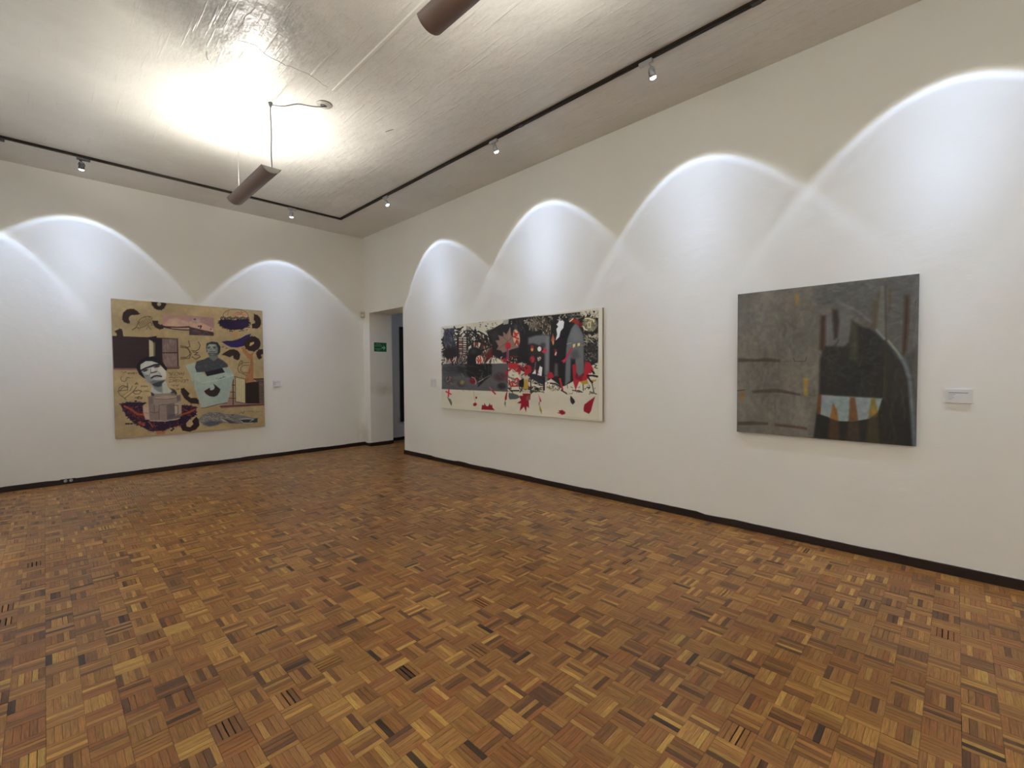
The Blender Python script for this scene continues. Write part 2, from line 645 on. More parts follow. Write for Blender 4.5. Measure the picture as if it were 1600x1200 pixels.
def add_rail(x0, x1, y0, y1):
    mb = MB()
    ox, oy = TX, TY
    if abs(x1 - x0) > abs(y1 - y0):
        for (a, b, z0, z1) in ((-HWD, HWD, -0.007, 0), (-HWD, -HWD + 0.006, -HT, -0.007), (HWD - 0.006, HWD, -HT, -0.007), (-HWD, -0.005, -HT, -HT + 0.004), (0.005, HWD, -HT, -HT + 0.004)):
            mb.box(x0 - ox, x1 - ox, y0 + a - oy, y0 + b - oy, z0, z1)
    else:
        for (a, b, z0, z1) in ((-HWD, HWD, -0.007, 0), (-HWD, -HWD + 0.006, -HT, -0.007), (HWD - 0.006, HWD, -HT, -0.007), (-HWD, -0.005, -HT, -HT + 0.004), (0.005, HWD, -HT, -HT + 0.004)):
            mb.box(x0 + a - ox, x0 + b - ox, y0 - oy, y1 - oy, z0, z1)
    mb.build('track_rail', M_TRACK, track)


add_rail(TX2 - HWD, TX + HWD, TY, TY)
add_rail(TX, TX, TY2, TY - HWD)
add_rail(TX2, TX2, TY2, TY - HWD)
add_rail(TX2 - HWD, TX + HWD, TY2 - HWD, TY2 - HWD)
for (x, y) in ((TX, -5.2), (TX, -7.55)):          # rail joints
    MB().box(x - HWD - 0.002 - TX, x + HWD + 0.002 - TX, y - 0.03 - TY, y + 0.03 - TY, -HT - 0.002, -0.002).build('rail_joint', M_TRACK, track)


def beam_nodes(ld, half, c):
    """photometric profile of the reflector lamp: narrow hot beam, flat spill, bright rim, sharp cut-off"""
    ld.use_nodes = True
    nt = ld.node_tree
    em = nt.nodes['Emission']
    L = nt.links.new
    tc = N(nt, 'ShaderNodeTexCoord')
    sx = N(nt, 'ShaderNodeSeparateXYZ')
    L(tc.outputs['Normal'], sx.inputs[0])
    ab = N(nt, 'ShaderNodeMath', operation='ABSOLUTE')
    L(sx.outputs['Z'], ab.inputs[0])
    ac = N(nt, 'ShaderNodeMath', operation='ARCCOSINE')
    L(ab.outputs[0], ac.inputs[0])
    dv = N(nt, 'ShaderNodeMath', operation='MULTIPLY')
    dv.inputs[1].default_value = 1.0 / math.radians(half * 45 / 39.5)
    L(ac.outputs[0], dv.inputs[0])
    cr = N(nt, 'ShaderNodeValToRGB')
    cr.color_ramp.interpolation = 'LINEAR'
    stops = [(0.0, 0.56, 0), (0.12, 0.50, 0), (0.27, 0.37, 0), (0.42, 0.26, 0), (0.60, 0.185, 0), (0.78, 0.155, 0), (0.808, 0.175, 0), (0.830, 0.228, 0), (0.850, 0.240, 0),
             (0.872, 0.17, 0.5), (0.895, 0.05, 1), (0.945, 0.0, 1)]
    el = cr.color_ramp.elements
    while len(el) < len(stops):
        el.new(0.5)
    for e, (p, v, yl) in zip(el, stops):
        e.position = p
        e.color = (v * (c[0] + yl * 0.10), v * (c[1] + yl * 0.02), v * (c[2] - yl * 0.35), 1)
    L(dv.outputs[0], cr.inputs['Fac'])
    L(cr.outputs['Color'], em.inputs['Color'])
    em.inputs['Strength'].default_value = 1.0


def spotlight(track_pt, lens, direction, half, label, along, head=None, power=SPOT_POWER, colour=SPOT_COLOR):
    """adapter box in the rail, stem, yoke ring, tilted cylindrical head with a glowing lens"""
    m_head = head or M_GREY
    root = empty('track_spotlight', (track_pt[0], track_pt[1], H - HT))
    tag(root, label, 'spotlight', 'track spotlights')
    T = Vector(root.location)
    d = Vector(direction).normalized()
    lens = Vector(lens)
    q = d.to_track_quat('-Z', 'Y').to_matrix().to_4x4()
    a = 0.062
    if along == 'y':
        MB().bevbox(-0.017, 0.017, -a, a, -0.034, 0.0, 0.004).build('track_adapter', m_head, root)
        so = Vector((0, -0.035, 0))
    else:
        MB().bevbox(-a, a, -0.017, 0.017, -0.034, 0.0, 0.004).build('track_adapter', m_head, root)
        so = Vector((-0.035, 0, 0))
    L = lens - T
    back = L - d * 0.085
    MB().tube([so + Vector((0, 0, -0.030)), so + Vector((0, 0, -0.044)), back + Vector((0, 0, 0.012)), back], 0.006).build('stem', m_head, root)
    # yoke: half ring round the back of the head
    yk = []
    side = d.cross(Vector((0, 0, 1)))
    side = side.normalized() if side.length > 0.05 else Vector((1, 0, 0))
    for k in range(13):
        t = math.pi * k / 12
        yk.append(L - d * (0.040 + 0.045 * math.sin(t)) + side * (0.031 * math.cos(t)))
    MB().tube(yk, 0.0045, 6).build('yoke', m_head, root)
    mt = Matrix.Translation(L) @ q
    hd = MB().lathe([(0.013, 0.072), (0.020, 0.068), (0.023, 0.045), (0.029, 0.030), (0.030, 0.002), (0.0275, 0.002), (0.0265, 0.010), (0.020, 0.016)], 24, mt).build('lamp_head', m_head, root)
    MB().lathe([(0.0262, 0.011), (0.0262, 0.004), (0.0245, -0.008), (0.017, -0.014), (0.001, -0.017)], 20, mt).build('lens', M_LENS, root)
    ld = bpy.data.lights.new('spot_beam', 'SPOT')
    ld.energy = power
    ld.spot_size = math.radians(2 * 45 * half / 39.5 * 0.97)
    ld.spot_blend = 0.0
    ld.shadow_soft_size = 0.008
    beam_nodes(ld, half, colour)
    lo = bpy.data.objects.new('spot_beam', ld)
    COL.objects.link(lo)
    lo.parent = root
    lo.matrix_local = Matrix.Translation(L + d * 0.021) @ q
    return root


spotlight((TX, -2.375), (-0.80, -2.330, 4.064), (0.384, -0.189, -0.904), 38.5, 'silver track spotlight nearest the room corner, on the track above the doorway wall', 'y')
spotlight((TX, -4.766), (-0.80, -4.749, 4.059), (0.425, -0.036, -0.904), 39.7, 'silver cylindrical track spotlight above the long red and black painting', 'y')
spotlight((TX, -6.676), (-0.80, -6.713, 4.035), (0.390, -0.059, -0.919), 38.3, 'largest silver track spotlight in view, with an open ring yoke', 'y')
spotlight((TX, -8.65), (-0.80, -8.657, 3.98), (0.448, 0.074, -0.891), 36.2, 'track spotlight beyond the upper picture edge, lighting the wall above the dark grey painting', 'y')
spotlight((TX, -10.40), (-0.80, -10.40, 4.04), (0.42, 0.0, -0.907), 39.5, 'track spotlight farthest from the corner, out of view behind the photographer', 'y')
spotlight((-1.673, TY), (-1.660, -0.80, 4.041), (0.062, 0.251, -0.966), 40.9, 'small grey track spotlight above the right side of the collage painting', 'x')
spotlight((-4.147, TY), (-4.163, -0.80, 4.042), (-0.012, 0.417, -0.909), 39.5, 'dark track spotlight above the bare wall beside the collage painting', 'x', M_DGREY)
spotlight((-4.86, TY), (-4.892, -0.80, 3.98), (-0.251, 0.180, -0.951), 41.5, 'track spotlight cut off by the left picture edge, only its base showing', 'x', M_DGREY)

ORD = ('first', 'second', 'third', 'fourth', 'fifth', 'sixth', 'seventh', 'eighth', 'ninth', 'tenth')
for k, yy in enumerate((-2.2, -3.4, -4.6, -5.8, -7.1, -8.5, -9.9, -11.3, -12.5)):  # unseen spots added here to lift the light on the visible walls
    spotlight((TX2, yy), (-RW + 0.80, yy, 4.05), (-0.60, -0.22 if yy > -3 else 0.0, -0.80), 39.5, ORD[k] + ' added fill spotlight from the collage wall on the opposite track, out of view', 'y', None, FILL_POWER, FILL_COLOR)['group'] = 'added fill spotlights of the opposite wall'

for k, xx in enumerate((-1.4, -2.9, -4.4)):  # more added spots out of view, filling the room with bounced light
    spotlight((xx, TY2), (xx, -RL + 0.80, 4.05), (0.0, -0.60, -0.80), 39.5, ORD[k] + ' added fill spotlight from the right wall on the end track behind the photographer', 'x', None, FILL_POWER, FILL_COLOR)['group'] = 'added fill spotlights of the end wall'


# ------------------------------------------------------------------ pendant uplights
PX = -2.935


def pendant(yc, label):
    """curved taupe trough open to the top with a fluorescent tube in it"""
    root = empty('pendant_light', (PX, yc, 3.42))
    tag(root, label, 'pendant light', 'linear pendant uplights')
    hl = 0.605
    w, dep = 0.092, 0.062          # half width, depth of the curved section
    zt = 0.105                     # rim height above the root
    R_ = (w * w + dep * dep) / (2 * dep)
    amax = math.asin(w / R_)
    outer = [(R_ * math.sin(t), zt - dep + R_ - R_ * math.cos(t)) for t in [amax * (k / 8 - 1) for k in range(17)]]
    ri = R_ - 0.003
    inner = [(ri * math.sin(t) * 0.985, zt - dep + R_ - ri * math.cos(t)) for t in [amax * (k / 8 - 1) for k in range(17)]]
    n = 17
    v, f = [], []
    for y in (-hl, hl):
        v += [(x, y, z) for x, z in outer]
    f += [(i, i + n, i + n + 1, i + 1) for i in range(n - 1)]
    body = MB().add(v, f, True)
    vi = []
    for y in (-hl, hl):
        vi += [(x, y, z) for x, z in inner]
    # rim strips close the sheet along both long edges and the ends
    v2 = [(outer[0][0], -hl, outer[0][1]), (outer[0][0], hl, outer[0][1]), (inner[0][0], hl, inner[0][1]), (inner[0][0], -hl, inner[0][1]),
          (outer[-1][0], -hl, outer[-1][1]), (outer[-1][0], hl, outer[-1][1]), (inner[-1][0], hl, inner[-1][1]), (inner[-1][0], -hl, inner[-1][1])]
    body.add(v2, [(0, 1, 2, 3), (7, 6, 5, 4)])
    body.build('trough', M_TAUPE, root)
    MB().add(vi, [(i + 1, i + n + 1, i + n, i) for i in range(n - 1)], True).build('reflector', M_TROUGHIN, root)
    for y, s in ((-hl, 1), (hl, -1)):
        vc = [(x, y + s * 0.012, z) for x, z in inner] + [(x, y + s * 0.015, z) for x, z in inner]
        fc = [tuple(range(n))[::s], tuple(range(n, 2 * n))[::-s]] + [(i, i + 1, i + 1 + n, i + n)[::-s] for i in range(n - 1)] + [(n - 1, 0, n, 2 * n - 1)[::-s]]
        MB().add(vc, fc).build('end_plate', M_CAP, root)
    tb = Matrix.Translation((0, -hl + 0.04, zt - 0.038)) @ Matrix.Rotation(-math.pi / 2, 4, 'X')
    MB().lathe([(0.013, 0.02), (0.013, 2 * hl - 0.10)], 14, tb).build('fluorescent_tube', M_TUBE, root)
    for z0, z1 in ((0.0, 0.02), (2 * hl - 0.10, 2 * hl - 0.08)):
        MB().lathe([(0.014, z0), (0.014, z1)], 14, tb).build('tube_cap', M_GREY, root)
    ch = H - 3.42
    # cord end (towards the viewer) and thin wire (far end)
    wob = [(rng.uniform(-.003, .003), rng.uniform(-.003, .003)) for _ in range(9)]
    yn = -hl + 0.075
    cord = [(0.026 + wob[k][0] * (0 < k < 8), yn + wob[k][1] * (0 < k < 8), ch + (zt - 0.03 - ch) * k / 8) for k in range(9)]
    MB().tube(cord, 0.0058).build('power_cord', M_WIRE, root)
    MB().tube([(0.01, hl - 0.10, ch), (0.01, hl - 0.10, zt - 0.04)], 0.0016, 6).build('suspension_wire', M_THINW, root)
    hk = MB().lathe([(0.020, 0.0), (0.020, -0.012), (0.008, -0.045), (0.005, -0.05)], 14, Matrix.Translation((0.026, yn, ch)))
    hk.build('ceiling_hook', M_WIRE, root)
    MB().lathe([(0.014, 0.0), (0.014, -0.008), (0.004, -0.022)], 12, Matrix.Translation((0.01, hl - 0.10, ch))).build('ceiling_hook', M_WHITE, root)
    # feed cable along the ceiling to the rose
    rx, ry = -2.517 - PX, -4.047 + 3.165
    pts = []
    for k in range(13):
        t = k / 12
        sag = 0.018 + 0.010 * math.sin(t * math.pi * 3)
        pts.append((0.026 + (rx - 0.026) * t + 0.012 * math.sin(t * 7), yn + (ry - yn) * t, ch - sag))
    MB().tube(pts, 0.006).build('feed_cable', M_WIRE, root)
    rs = MB().lathe([(0.074, 0.0), (0.074, -0.006), (0.068, -0.012), (0.001, -0.014)], 28, Matrix.Translation((rx, ry, ch))).build('ceiling_rose', M_CAP, root)
    lp = [(rx + 0.030 * math.cos(t) - 0.01, ry + 0.016 * math.sin(t), ch - 0.018) for t in [2 * math.pi * k / 14 for k in range(15)]]
    MB().tube(lp, 0.0035, 6).build('cable_loop', M_WIRE, rs)
    return root


pendant(-3.165, 'whole taupe trough pendant lamp hanging near the corner by a thin grey cord')
pendant(-7.02, 'taupe trough pendant lamp cut off by the top edge, only one end visible')
pendant(-10.87, 'added taupe trough pendant for extra light, farthest from the corner, out of view behind the photographer')  # unseen third pendant, added for its light on the room

o = MB()
hw2 = 0.020
o.add([(-hw2, 0, 0), (-hw2 * 0.6, 0, -0.008), (hw2 * 0.6, 0, -0.008), (hw2, 0, 0), (-hw2, -2.85, 0), (-hw2 * 0.6, -2.85, -0.008), (hw2 * 0.6, -2.85, -0.008), (hw2, -2.85, 0)],
      [(0, 1, 5, 4), (1, 2, 6, 5), (2, 3, 7, 6), (0, 3, 2, 1), (4, 5, 6, 7), (3, 0, 4, 7)])
o = o.build('cable_conduit', M_FRINGE)
o.location = (-2.55, -4.33, H)
tag(o, 'thin painted cable conduit running along the ceiling between the two pendant lamps', 'conduit')


# ------------------------------------------------------------------ paintings
def s2l(c):
    c = np.asarray(c, dtype=np.float64) / 255.0
    return np.where(c <= 0.04045, c / 12.92, ((c + 0.055) / 1.055) ** 2.4)


class Zoom:
    """turns coordinates noted on an enlarged view back into photograph pixels"""
    def __init__(self, ox, oy, s):
        self.ox, self.oy, self.s = ox, oy, s

    def __call__(self, pts):
        return [(self.ox + x / self.s, self.oy + y / self.s) for x, y in pts]


class Paint:
    """colours on a fine grid of canvas points; shapes are drawn flat with soft edges"""
    def __init__(self, nu, nv, quad, base, seed):
        self.nu, self.nv = nu, nv
        A, b = [], []
        for (u, v), (x, y) in zip(((0, 0), (1, 0), (1, 1), (0, 1)), quad):
            A += [[u, v, 1, 0, 0, 0, -x * u, -x * v], [0, 0, 0, u, v, 1, -y * u, -y * v]]
            b += [x, y]
        h = np.append(np.linalg.solve(np.array(A, float), np.array(b, float)), 1).reshape(3, 3)
        self.hi = np.linalg.inv(h)
        u, v = np.meshgrid(np.linspace(0, 1, nu), np.linspace(0, 1, nv))
        w = h[2, 0] * u + h[2, 1] * v + 1
        self.X = (h[0, 0] * u + h[0, 1] * v + h[0, 2]) / w
        self.Y = (h[1, 0] * u + h[1, 1] * v + h[1, 2]) / w
        self.C = np.empty((nv, nu, 3))
        self.C[:] = base
        self.r = np.random.RandomState(seed)

    def box(self, x0, x1, y0, y1):
        q = np.array([(x, y, 1) for x in (x0, x1) for y in (y0, y1)], float) @ self.hi.T
        u, v = q[:, 0] / q[:, 2], q[:, 1] / q[:, 2]
        a = max(0, int(u.min() * (self.nu - 1)) - 1), min(self.nu, int(u.max() * (self.nu - 1)) + 3)
        b = max(0, int(v.min() * (self.nv - 1)) - 1), min(self.nv, int(v.max() * (self.nv - 1)) + 3)
        if a[0] >= a[1] or b[0] >= b[1]:
            return None
        return slice(*b), slice(*a)

    def blend(self, sl, al, col):
        c = self.C[sl]
        c += (np.asarray(col, float) - c) * al[..., None]

    @staticmethod
    def segd(X, Y, a, b):
        dx, dy = b[0] - a[0], b[1] - a[1]
        t = np.clip(((X - a[0]) * dx + (Y - a[1]) * dy) / (dx * dx + dy * dy + 1e-12), 0, 1)
        return np.hypot(X - a[0] - t * dx, Y - a[1] - t * dy)

    def poly(self, col, pts, alpha=1.0, soft=0.45):
        xs, ys = [p[0] for p in pts], [p[1] for p in pts]
        sl = self.box(min(xs) - soft - 1, max(xs) + soft + 1, min(ys) - soft - 1, max(ys) + soft + 1)
        if sl is None: return
        X, Y = self.X[sl], self.Y[sl]
        ins = np.zeros(X.shape, bool)
        d = np.full(X.shape, 1e9)
        for a, b in zip(pts, pts[1:] + pts[:1]):
            d = np.minimum(d, self.segd(X, Y, a, b))
            if a[1] != b[1]:
                cnd = (a[1] > Y) != (b[1] > Y)
                ins ^= cnd & (X < (b[0] - a[0]) * (Y - a[1]) / (b[1] - a[1]) + a[0])
        sd = np.where(ins, d, -d)
        self.blend(sl, alpha * np.clip(0.5 + sd / (2 * soft), 0, 1), col)

    def inside(self, pts, x, y):
        ins = False
        for a, b in zip(pts, pts[1:] + pts[:1]):
            if (a[1] > y) != (b[1] > y) and x < (b[0] - a[0]) * (y - a[1]) / (b[1] - a[1]) + a[0]:
                ins = not ins
        return ins

    def line(self, col, pts, w=0.9, alpha=1.0, soft=0.35):
        xs, ys = [p[0] for p in pts], [p[1] for p in pts]
        m = w + soft + 1
        sl = self.box(min(xs) - m, max(xs) + m, min(ys) - m, max(ys) + m)
        if sl is None: return
        X, Y = self.X[sl], self.Y[sl]
        d = np.full(X.shape, 1e9)
        for a, b in zip(pts, pts[1:]):
            d = np.minimum(d, self.segd(X, Y, a, b))
        self.blend(sl, alpha * np.clip(0.5 + (w / 2 - d) / (2 * soft), 0, 1), col)

    def blob(self, col, c, rx, ry, alpha=1.0, soft=0.15, rot=0.0):
        m = max(rx, ry) * (1 + soft) + 1
        sl = self.box(c[0] - m, c[0] + m, c[1] - m, c[1] + m)
        if sl is None: return
        X, Y = self.X[sl] - c[0], self.Y[sl] - c[1]
        cs, sn = math.cos(rot), math.sin(rot)
        q = np.hypot((X * cs + Y * sn) / rx, (-X * sn + Y * cs) / ry)
        self.blend(sl, alpha * np.clip(0.5 + (1 - q) / (2 * soft), 0, 1), col)

    def noise(self, amp, cells, sub=None, aspect=(1, 1)):
        """multiplies the colours by smooth value noise"""
        nv, nu = self.nv, self.nu
        tot = np.zeros((nv, nu))
        for k, c in enumerate(cells):
            gu, gv = int(c * aspect[0]) + 2, int(c * aspect[1]) + 2
            g = self.r.rand(gv, gu) - 0.5
            y, x = np.linspace(0, gv - 1.001, nv), np.linspace(0, gu - 1.001, nu)
            yi, xi = y.astype(int), x.astype(int)
            fy, fx = (y - yi)[:, None], (x - xi)[None]
            fy, fx = fy * fy * (3 - 2 * fy), fx * fx * (3 - 2 * fx)
            tot += (g[yi][:, xi] * (1 - fy) * (1 - fx) + g[yi + 1][:, xi] * fy * (1 - fx) + g[yi][:, xi + 1] * (1 - fy) * fx + g[yi + 1][:, xi + 1] * fy * fx) / (1 + 0.6 * k)
        self.C *= (1 + amp * tot)[..., None]

    def scatter(self, col, region, n, ln, w, ang=None, alpha=1.0, spread=0.5):
        """n short brush strokes inside a region"""
        xs, ys = [p[0] for p in region], [p[1] for p in region]
        k = 0
        for _ in range(n * 6):
            if k >= n: break
            x, y = self.r.uniform(min(xs), max(xs)), self.r.uniform(min(ys), max(ys))
            if not self.inside(region, x, y): continue
            k += 1
            a = self.r.uniform(0, math.pi) if ang is None else ang + self.r.uniform(-spread, spread)
            l = ln * self.r.uniform(0.5, 1.4) / 2
            bend = self.r.uniform(-0.5, 0.5)
            pts = [(x - l * math.cos(a - bend), y - l * math.sin(a - bend)), (x, y), (x + l * math.cos(a + bend), y + l * math.sin(a + bend))]
            c = col[self.r.randint(len(col))] if isinstance(col, list) else col
            self.line(c, pts, w * self.r.uniform(0.6, 1.4), alpha)

    def spikes(self, col, pts, n, ln, w=0.8):
        """frayed outline: short strokes leaving a closed outline"""
        cx, cy = sum(p[0] for p in pts) / len(pts), sum(p[1] for p in pts) / len(pts)
        seg = list(zip(pts, pts[1:] + pts[:1]))
        for _ in range(n):
            a, b = seg[self.r.randint(len(seg))]
            t = self.r.rand()
            x, y = a[0] + (b[0] - a[0]) * t, a[1] + (b[1] - a[1]) * t
            d = math.atan2(y - cy, x - cx) + self.r.uniform(-0.9, 0.9)
            l = ln * self.r.uniform(0.3, 1.0)
            self.line(col, [(x, y), (x + l * math.cos(d), y + l * math.sin(d))], w)

    def script(self, col, x0, x1, y, h, w=0.5, alpha=0.8):
        """a line of illegible handwriting"""
        x, pts = x0, []
        while x < x1:
            pts.append((x, y + self.r.uniform(-h, h) * 0.5))
            x += h * self.r.uniform(0.25, 0.55)
            if self.r.rand() < 0.18 and len(pts) > 1:
                self.line(col, pts, w, alpha)
                pts = []
                x += h * 0.4
        if len(pts) > 1:
            self.line(col, pts, w, alpha)


def canvas(name, P, origin, ux, uy, wid, hei, nrm, depth, gain, edge_col, label, extra=None):
    """stretched canvas: painted front grid and folded edge, hung on the wall"""
    origin, ux, uy, nrm = Vector(origin), Vector(ux), Vector(uy), Vector(nrm)   # origin = upper left front corner
    base = origin + ux * wid / 2 - uy * hei - nrm * depth
    root = empty(name, base)
    tag(root, label, 'painting')
    nu, nv = P.nu, P.nv
    u, v = np.meshgrid(np.linspace(0, 1, nu) * wid, np.linspace(0, 1, nv) * hei)
    o = np.array(origin - base)
    co = o + u[..., None] * np.array(ux) - v[..., None] * np.array(uy)
    me = bpy.data.meshes.new('painted_surface')
    idx = np.arange(nu * nv).reshape(nv, nu)
    quads = np.stack([idx[1:, :-1], idx[1:, 1:], idx[:-1, 1:], idx[:-1, :-1]], -1).reshape(-1, 4)
    me.vertices.add(nu * nv)
    me.vertices.foreach_set('co', co.reshape(-1).astype(np.float32))
    me.loops.add(quads.size)
    me.loops.foreach_set('vertex_index', quads.reshape(-1).astype(np.int32))
    me.polygons.add(len(quads))
    me.polygons.foreach_set('loop_start', np.arange(0, quads.size, 4, dtype=np.int32))
    me.polygons.foreach_set('loop_total', np.full(len(quads), 4, dtype=np.int32))
    ca = me.color_attributes.new('paint', 'FLOAT_COLOR', 'POINT')
    lin = np.clip(s2l(np.clip(P.C, 0, 255)) * gain, 0, 0.9)
    rgba = np.ones((nu * nv, 4), np.float32)
    rgba[:, :3] = lin.reshape(-1, 3)
    ca.data.foreach_set('color', rgba.ravel())
    me.update()
    m, nt, b = mat('oil_paint_' + name)
    at = N(nt, 'ShaderNodeAttribute', attribute_name='paint')
    nt.links.new(at.outputs['Color'], b.inputs['Base Color'])
    b.inputs['Roughness'].default_value = 0.55
    b.inputs['Specular IOR Level'].default_value = 0.25
    tc = N(nt, 'ShaderNodeTexCoord')
    no = N(nt, 'ShaderNodeTexNoise')
    no.inputs['Scale'].default_value = 160
    bp = N(nt, 'ShaderNodeBump')
    bp.inputs['Distance'].default_value = 0.001
    bp.inputs['Strength'].default_value = 0.4
    nt.links.new(tc.outputs['Object'], no.inputs['Vector'])
    nt.links.new(no.outputs['Fac'], bp.inputs['Height'])
    nt.links.new(bp.outputs['Normal'], b.inputs['Normal'])
    me.materials.append(m)
    ob = bpy.data.objects.new('painted_surface', me)
    COL.objects.link(ob)
    ob.parent = root
    # folded canvas edge over the stretcher
    mb = MB()
    p = [origin - base + ux * a * wid - uy * c * hei - nrm * (0.0004 + k * (depth - 0.0004)) for k in (0, 1) for (a, c) in ((0, 0), (1, 0), (1, 1), (0, 1))]
    mb.add(p, [(0, 4, 5, 1), (1, 5, 6, 2), (2, 6, 7, 3), (3, 7, 4, 0), (4, 7, 6, 5), (0, 1, 2, 3)])
    mb.build('canvas_edge', plain('canvas_edge_' + name, tuple(s2l(edge_col)), 0.7, 0, 0.2), root)
    return root


PAINT_GAIN = (1.45, 1.45, 1.45)    # photographed paint colours to reflectance
# --- collage painting on the left wall
QL = [(173.5, 466.7), (410, 485), (413.5, 665.6), (180.2, 685.4)]
P = Paint(420, 420, QL, (152, 133, 99), 3)
zA, zB, zC, zD, zE, zF, zG = (Zoom(170, 460, 13.333), Zoom(290, 470, 13.333), Zoom(175, 540, 13.333), Zoom(295, 545, 13.333), Zoom(175, 600, 13.333), Zoom(295, 590, 13.333), Zoom(160, 450, 4.8))
P.noise(0.16, (5, 11, 40))
BR, LN, NV = (42, 28, 26), (78, 62, 44), (33, 23, 46)
# window with dark shutters
P.poly((70, 52, 52), zG([(75, 362), (565, 378), (572, 605), (85, 612)]))
P.poly((46, 33, 35), zG([(75, 362), (350, 372), (350, 600), (85, 600)]))
for k in range(5):
    P.line((58, 42, 46), zG([(90, 398 + 42 * k), (340, 404 + 42 * k)]), 0.5, 0.6)
P.poly((27, 22, 30), zG([(345, 372), (446, 378), (446, 600), (350, 600)]))
P.poly((30, 24, 26), zG([(345, 370), (405, 361), (406, 378), (385, 384)]))
P.poly((166, 158, 132), zG([(348, 388), (374, 400), (383, 420), (383, 512), (350, 518)]))
P.poly((112, 100, 55), zG([(380, 405), (396, 412), (394, 512), (381, 512)]), 0.8)
P.poly((105, 86, 82), zG([(448, 382), (559, 385), (562, 482), (448, 484)]))
P.poly((112, 93, 88), zG([(448, 492), (562, 490), (566, 592), (460, 592)]))
P.scatter([(130, 112, 104), (84, 66, 64), (140, 124, 116)], zG([(450, 384), (556, 387), (560, 588), (470, 588)]), 60, 7, 0.8, math.pi / 2, 0.5, 0.12)
P.line((48, 34, 36), zG([(446, 486), (562, 485)]), 1.2)
P.line((52, 38, 38), zG([(560, 382), (564, 595)]), 1.3)
P.poly((118, 84, 78), zG([(85, 603), (350, 603), (350, 617), (86, 617)]))
P.poly((104, 72, 66), zG([(470, 592), (578, 588), (580, 600), (480, 606)]))
P.line((40, 26, 28), zG([(84, 601), (290, 600)]), 0.7)
P.line((44, 28, 30), zG([(480, 607), (574, 604)]), 0.8)
P.line((60, 44, 50), zA([(110, 1025), (400, 1030)]), 0.6, 0.6)
# crescents
for pts in (zA([(285, 450), (300, 385), (370, 325), (450, 305), (520, 310), (590, 350), (645, 408), (600, 430), (540, 432), (490, 432), (440, 455), (415, 490), (420, 540), (440, 565), (420, 610), (360, 600), (310, 575), (280, 525), (285, 490)]),
            zA([(890, 148), (1190, 175), (1190, 220), (1150, 290), (1100, 325), (1030, 325), (960, 300), (915, 250), (890, 210)]),
            zA([(905, 550), (1025, 553), (1020, 600), (1060, 640), (1115, 630), (1150, 660), (1130, 720), (1060, 730), (1000, 710), (940, 660), (915, 600)]),
            zA([(120, 770), (230, 720), (280, 750), (300, 860), (290, 895), (160, 880), (170, 820)]),
            zB([(1430, 270), (1500, 290), (1560, 360), (1575, 450), (1550, 530), (1500, 570), (1385, 565), (1390, 480), (1440, 465), (1460, 430), (1420, 390)]),
            zD([(1415, 60), (1460, 15), (1540, 0), (1550, 40), (1550, 100), (1500, 110), (1500, 140), (1520, 160), (1500, 200), (1460, 215), (1420, 170), (1405, 110)]),
            zG([(585, 755), (610, 750), (650, 790), (640, 810), (660, 825), (700, 825), (720, 840), (720, 870), (660, 865), (610, 825), (590, 790)]),
            zG([(700, 965), (720, 985), (725, 1030), (700, 1060), (650, 1078), (600, 1070), (583, 1040), (595, 1010), (620, 1000), (630, 1040), (655, 1045), (680, 1020), (670, 1000)])):
    P.poly(BR, pts)
    P.spikes(BR, pts, 14, 1.0, 0.7)
P.blob((150, 136, 102), zA([(1045, 205)])[0], 3.2, 3.0)
# animal drawing
for k in range(9):
    P.line(LN, zA([(600 + 33 * k, 600 - 17 * k), (640 + 32 * k, 640 - 20 * k), (668 + 28 * k, 690 - 20 * k)]), 0.8, 0.9)
P.line(LN, zA([(490, 745), (570, 690), (600, 620), (640, 530), (700, 490), (760, 470), (830, 460), (875, 470)]), 0.95)
P.line(LN, zA([(570, 690), (640, 705), (720, 685), (790, 640), (830, 600), (870, 580), (905, 640)]), 0.95)
P.line((62, 48, 34), zA([(490, 745), (570, 690)]), 1.0)
for q in ([(600, 700), (640, 742)], [(830, 640), (780, 735)], [(840, 690), (880, 740)], [(870, 650), (915, 640)], [(820, 650), (850, 700)], [(600, 560), (640, 600)], [(740, 455), (770, 500)], [(830, 455), (850, 490)]):
    P.line(LN, zA(q), 0.8, 0.85)
# pink photographs
P.poly((150, 117, 108), zG([(450, 196), (648, 206), (648, 300), (520, 300), (450, 292)]))
P.poly((164, 134, 117), zG([(455, 280), (500, 230), (560, 225), (648, 258), (648, 300), (470, 292)]), 1, 1.2)
P.poly((176, 146, 124), zG([(470, 288), (520, 245), (560, 250), (580, 285), (540, 292)]), 0.6, 2)
P.poly((139, 110, 106), zG([(648, 206), (835, 221), (835, 358), (650, 352)]))
P.scatter([(125, 96, 96), (150, 122, 114)], zG([(700, 225), (830, 230), (830, 290), (740, 270)]), 30, 5, 0.8, 0.2, 0.5)
P.poly((172, 138, 118), zG([(650, 250), (690, 244), (760, 268), (832, 303), (832, 330), (760, 318), (650, 288)]), 1, 0.8)
P.poly((150, 126, 117), zG([(668, 240), (690, 222), (728, 226), (738, 252), (705, 268), (676, 258)]), 1, 0.8)
P.blob((60, 44, 46), zG([(692, 234)])[0], 2.0, 1.3, 1, 0.4)
P.blob((160, 140, 130), zG([(715, 250)])[0], 2.2, 1.8, 0.8, 0.4)
for q, r in (((737, 287), 1.6), ((721, 287), 1.1), ((812, 308), 1.0), ((735, 300), 1.0)):
    P.blob((42, 28, 32), zG([q])[0], r, r, 1, 0.4)
P.poly((60, 46, 48), zG([(650, 290), (740, 312), (832, 331), (833, 358), (650, 352)]), 1, 0.6)
P.scatter([(92, 76, 74), (34, 26, 30)], zG([(655, 312), (828, 336), (828, 354), (655, 350)]), 30, 6, 0.8, 0.25, 0.6)
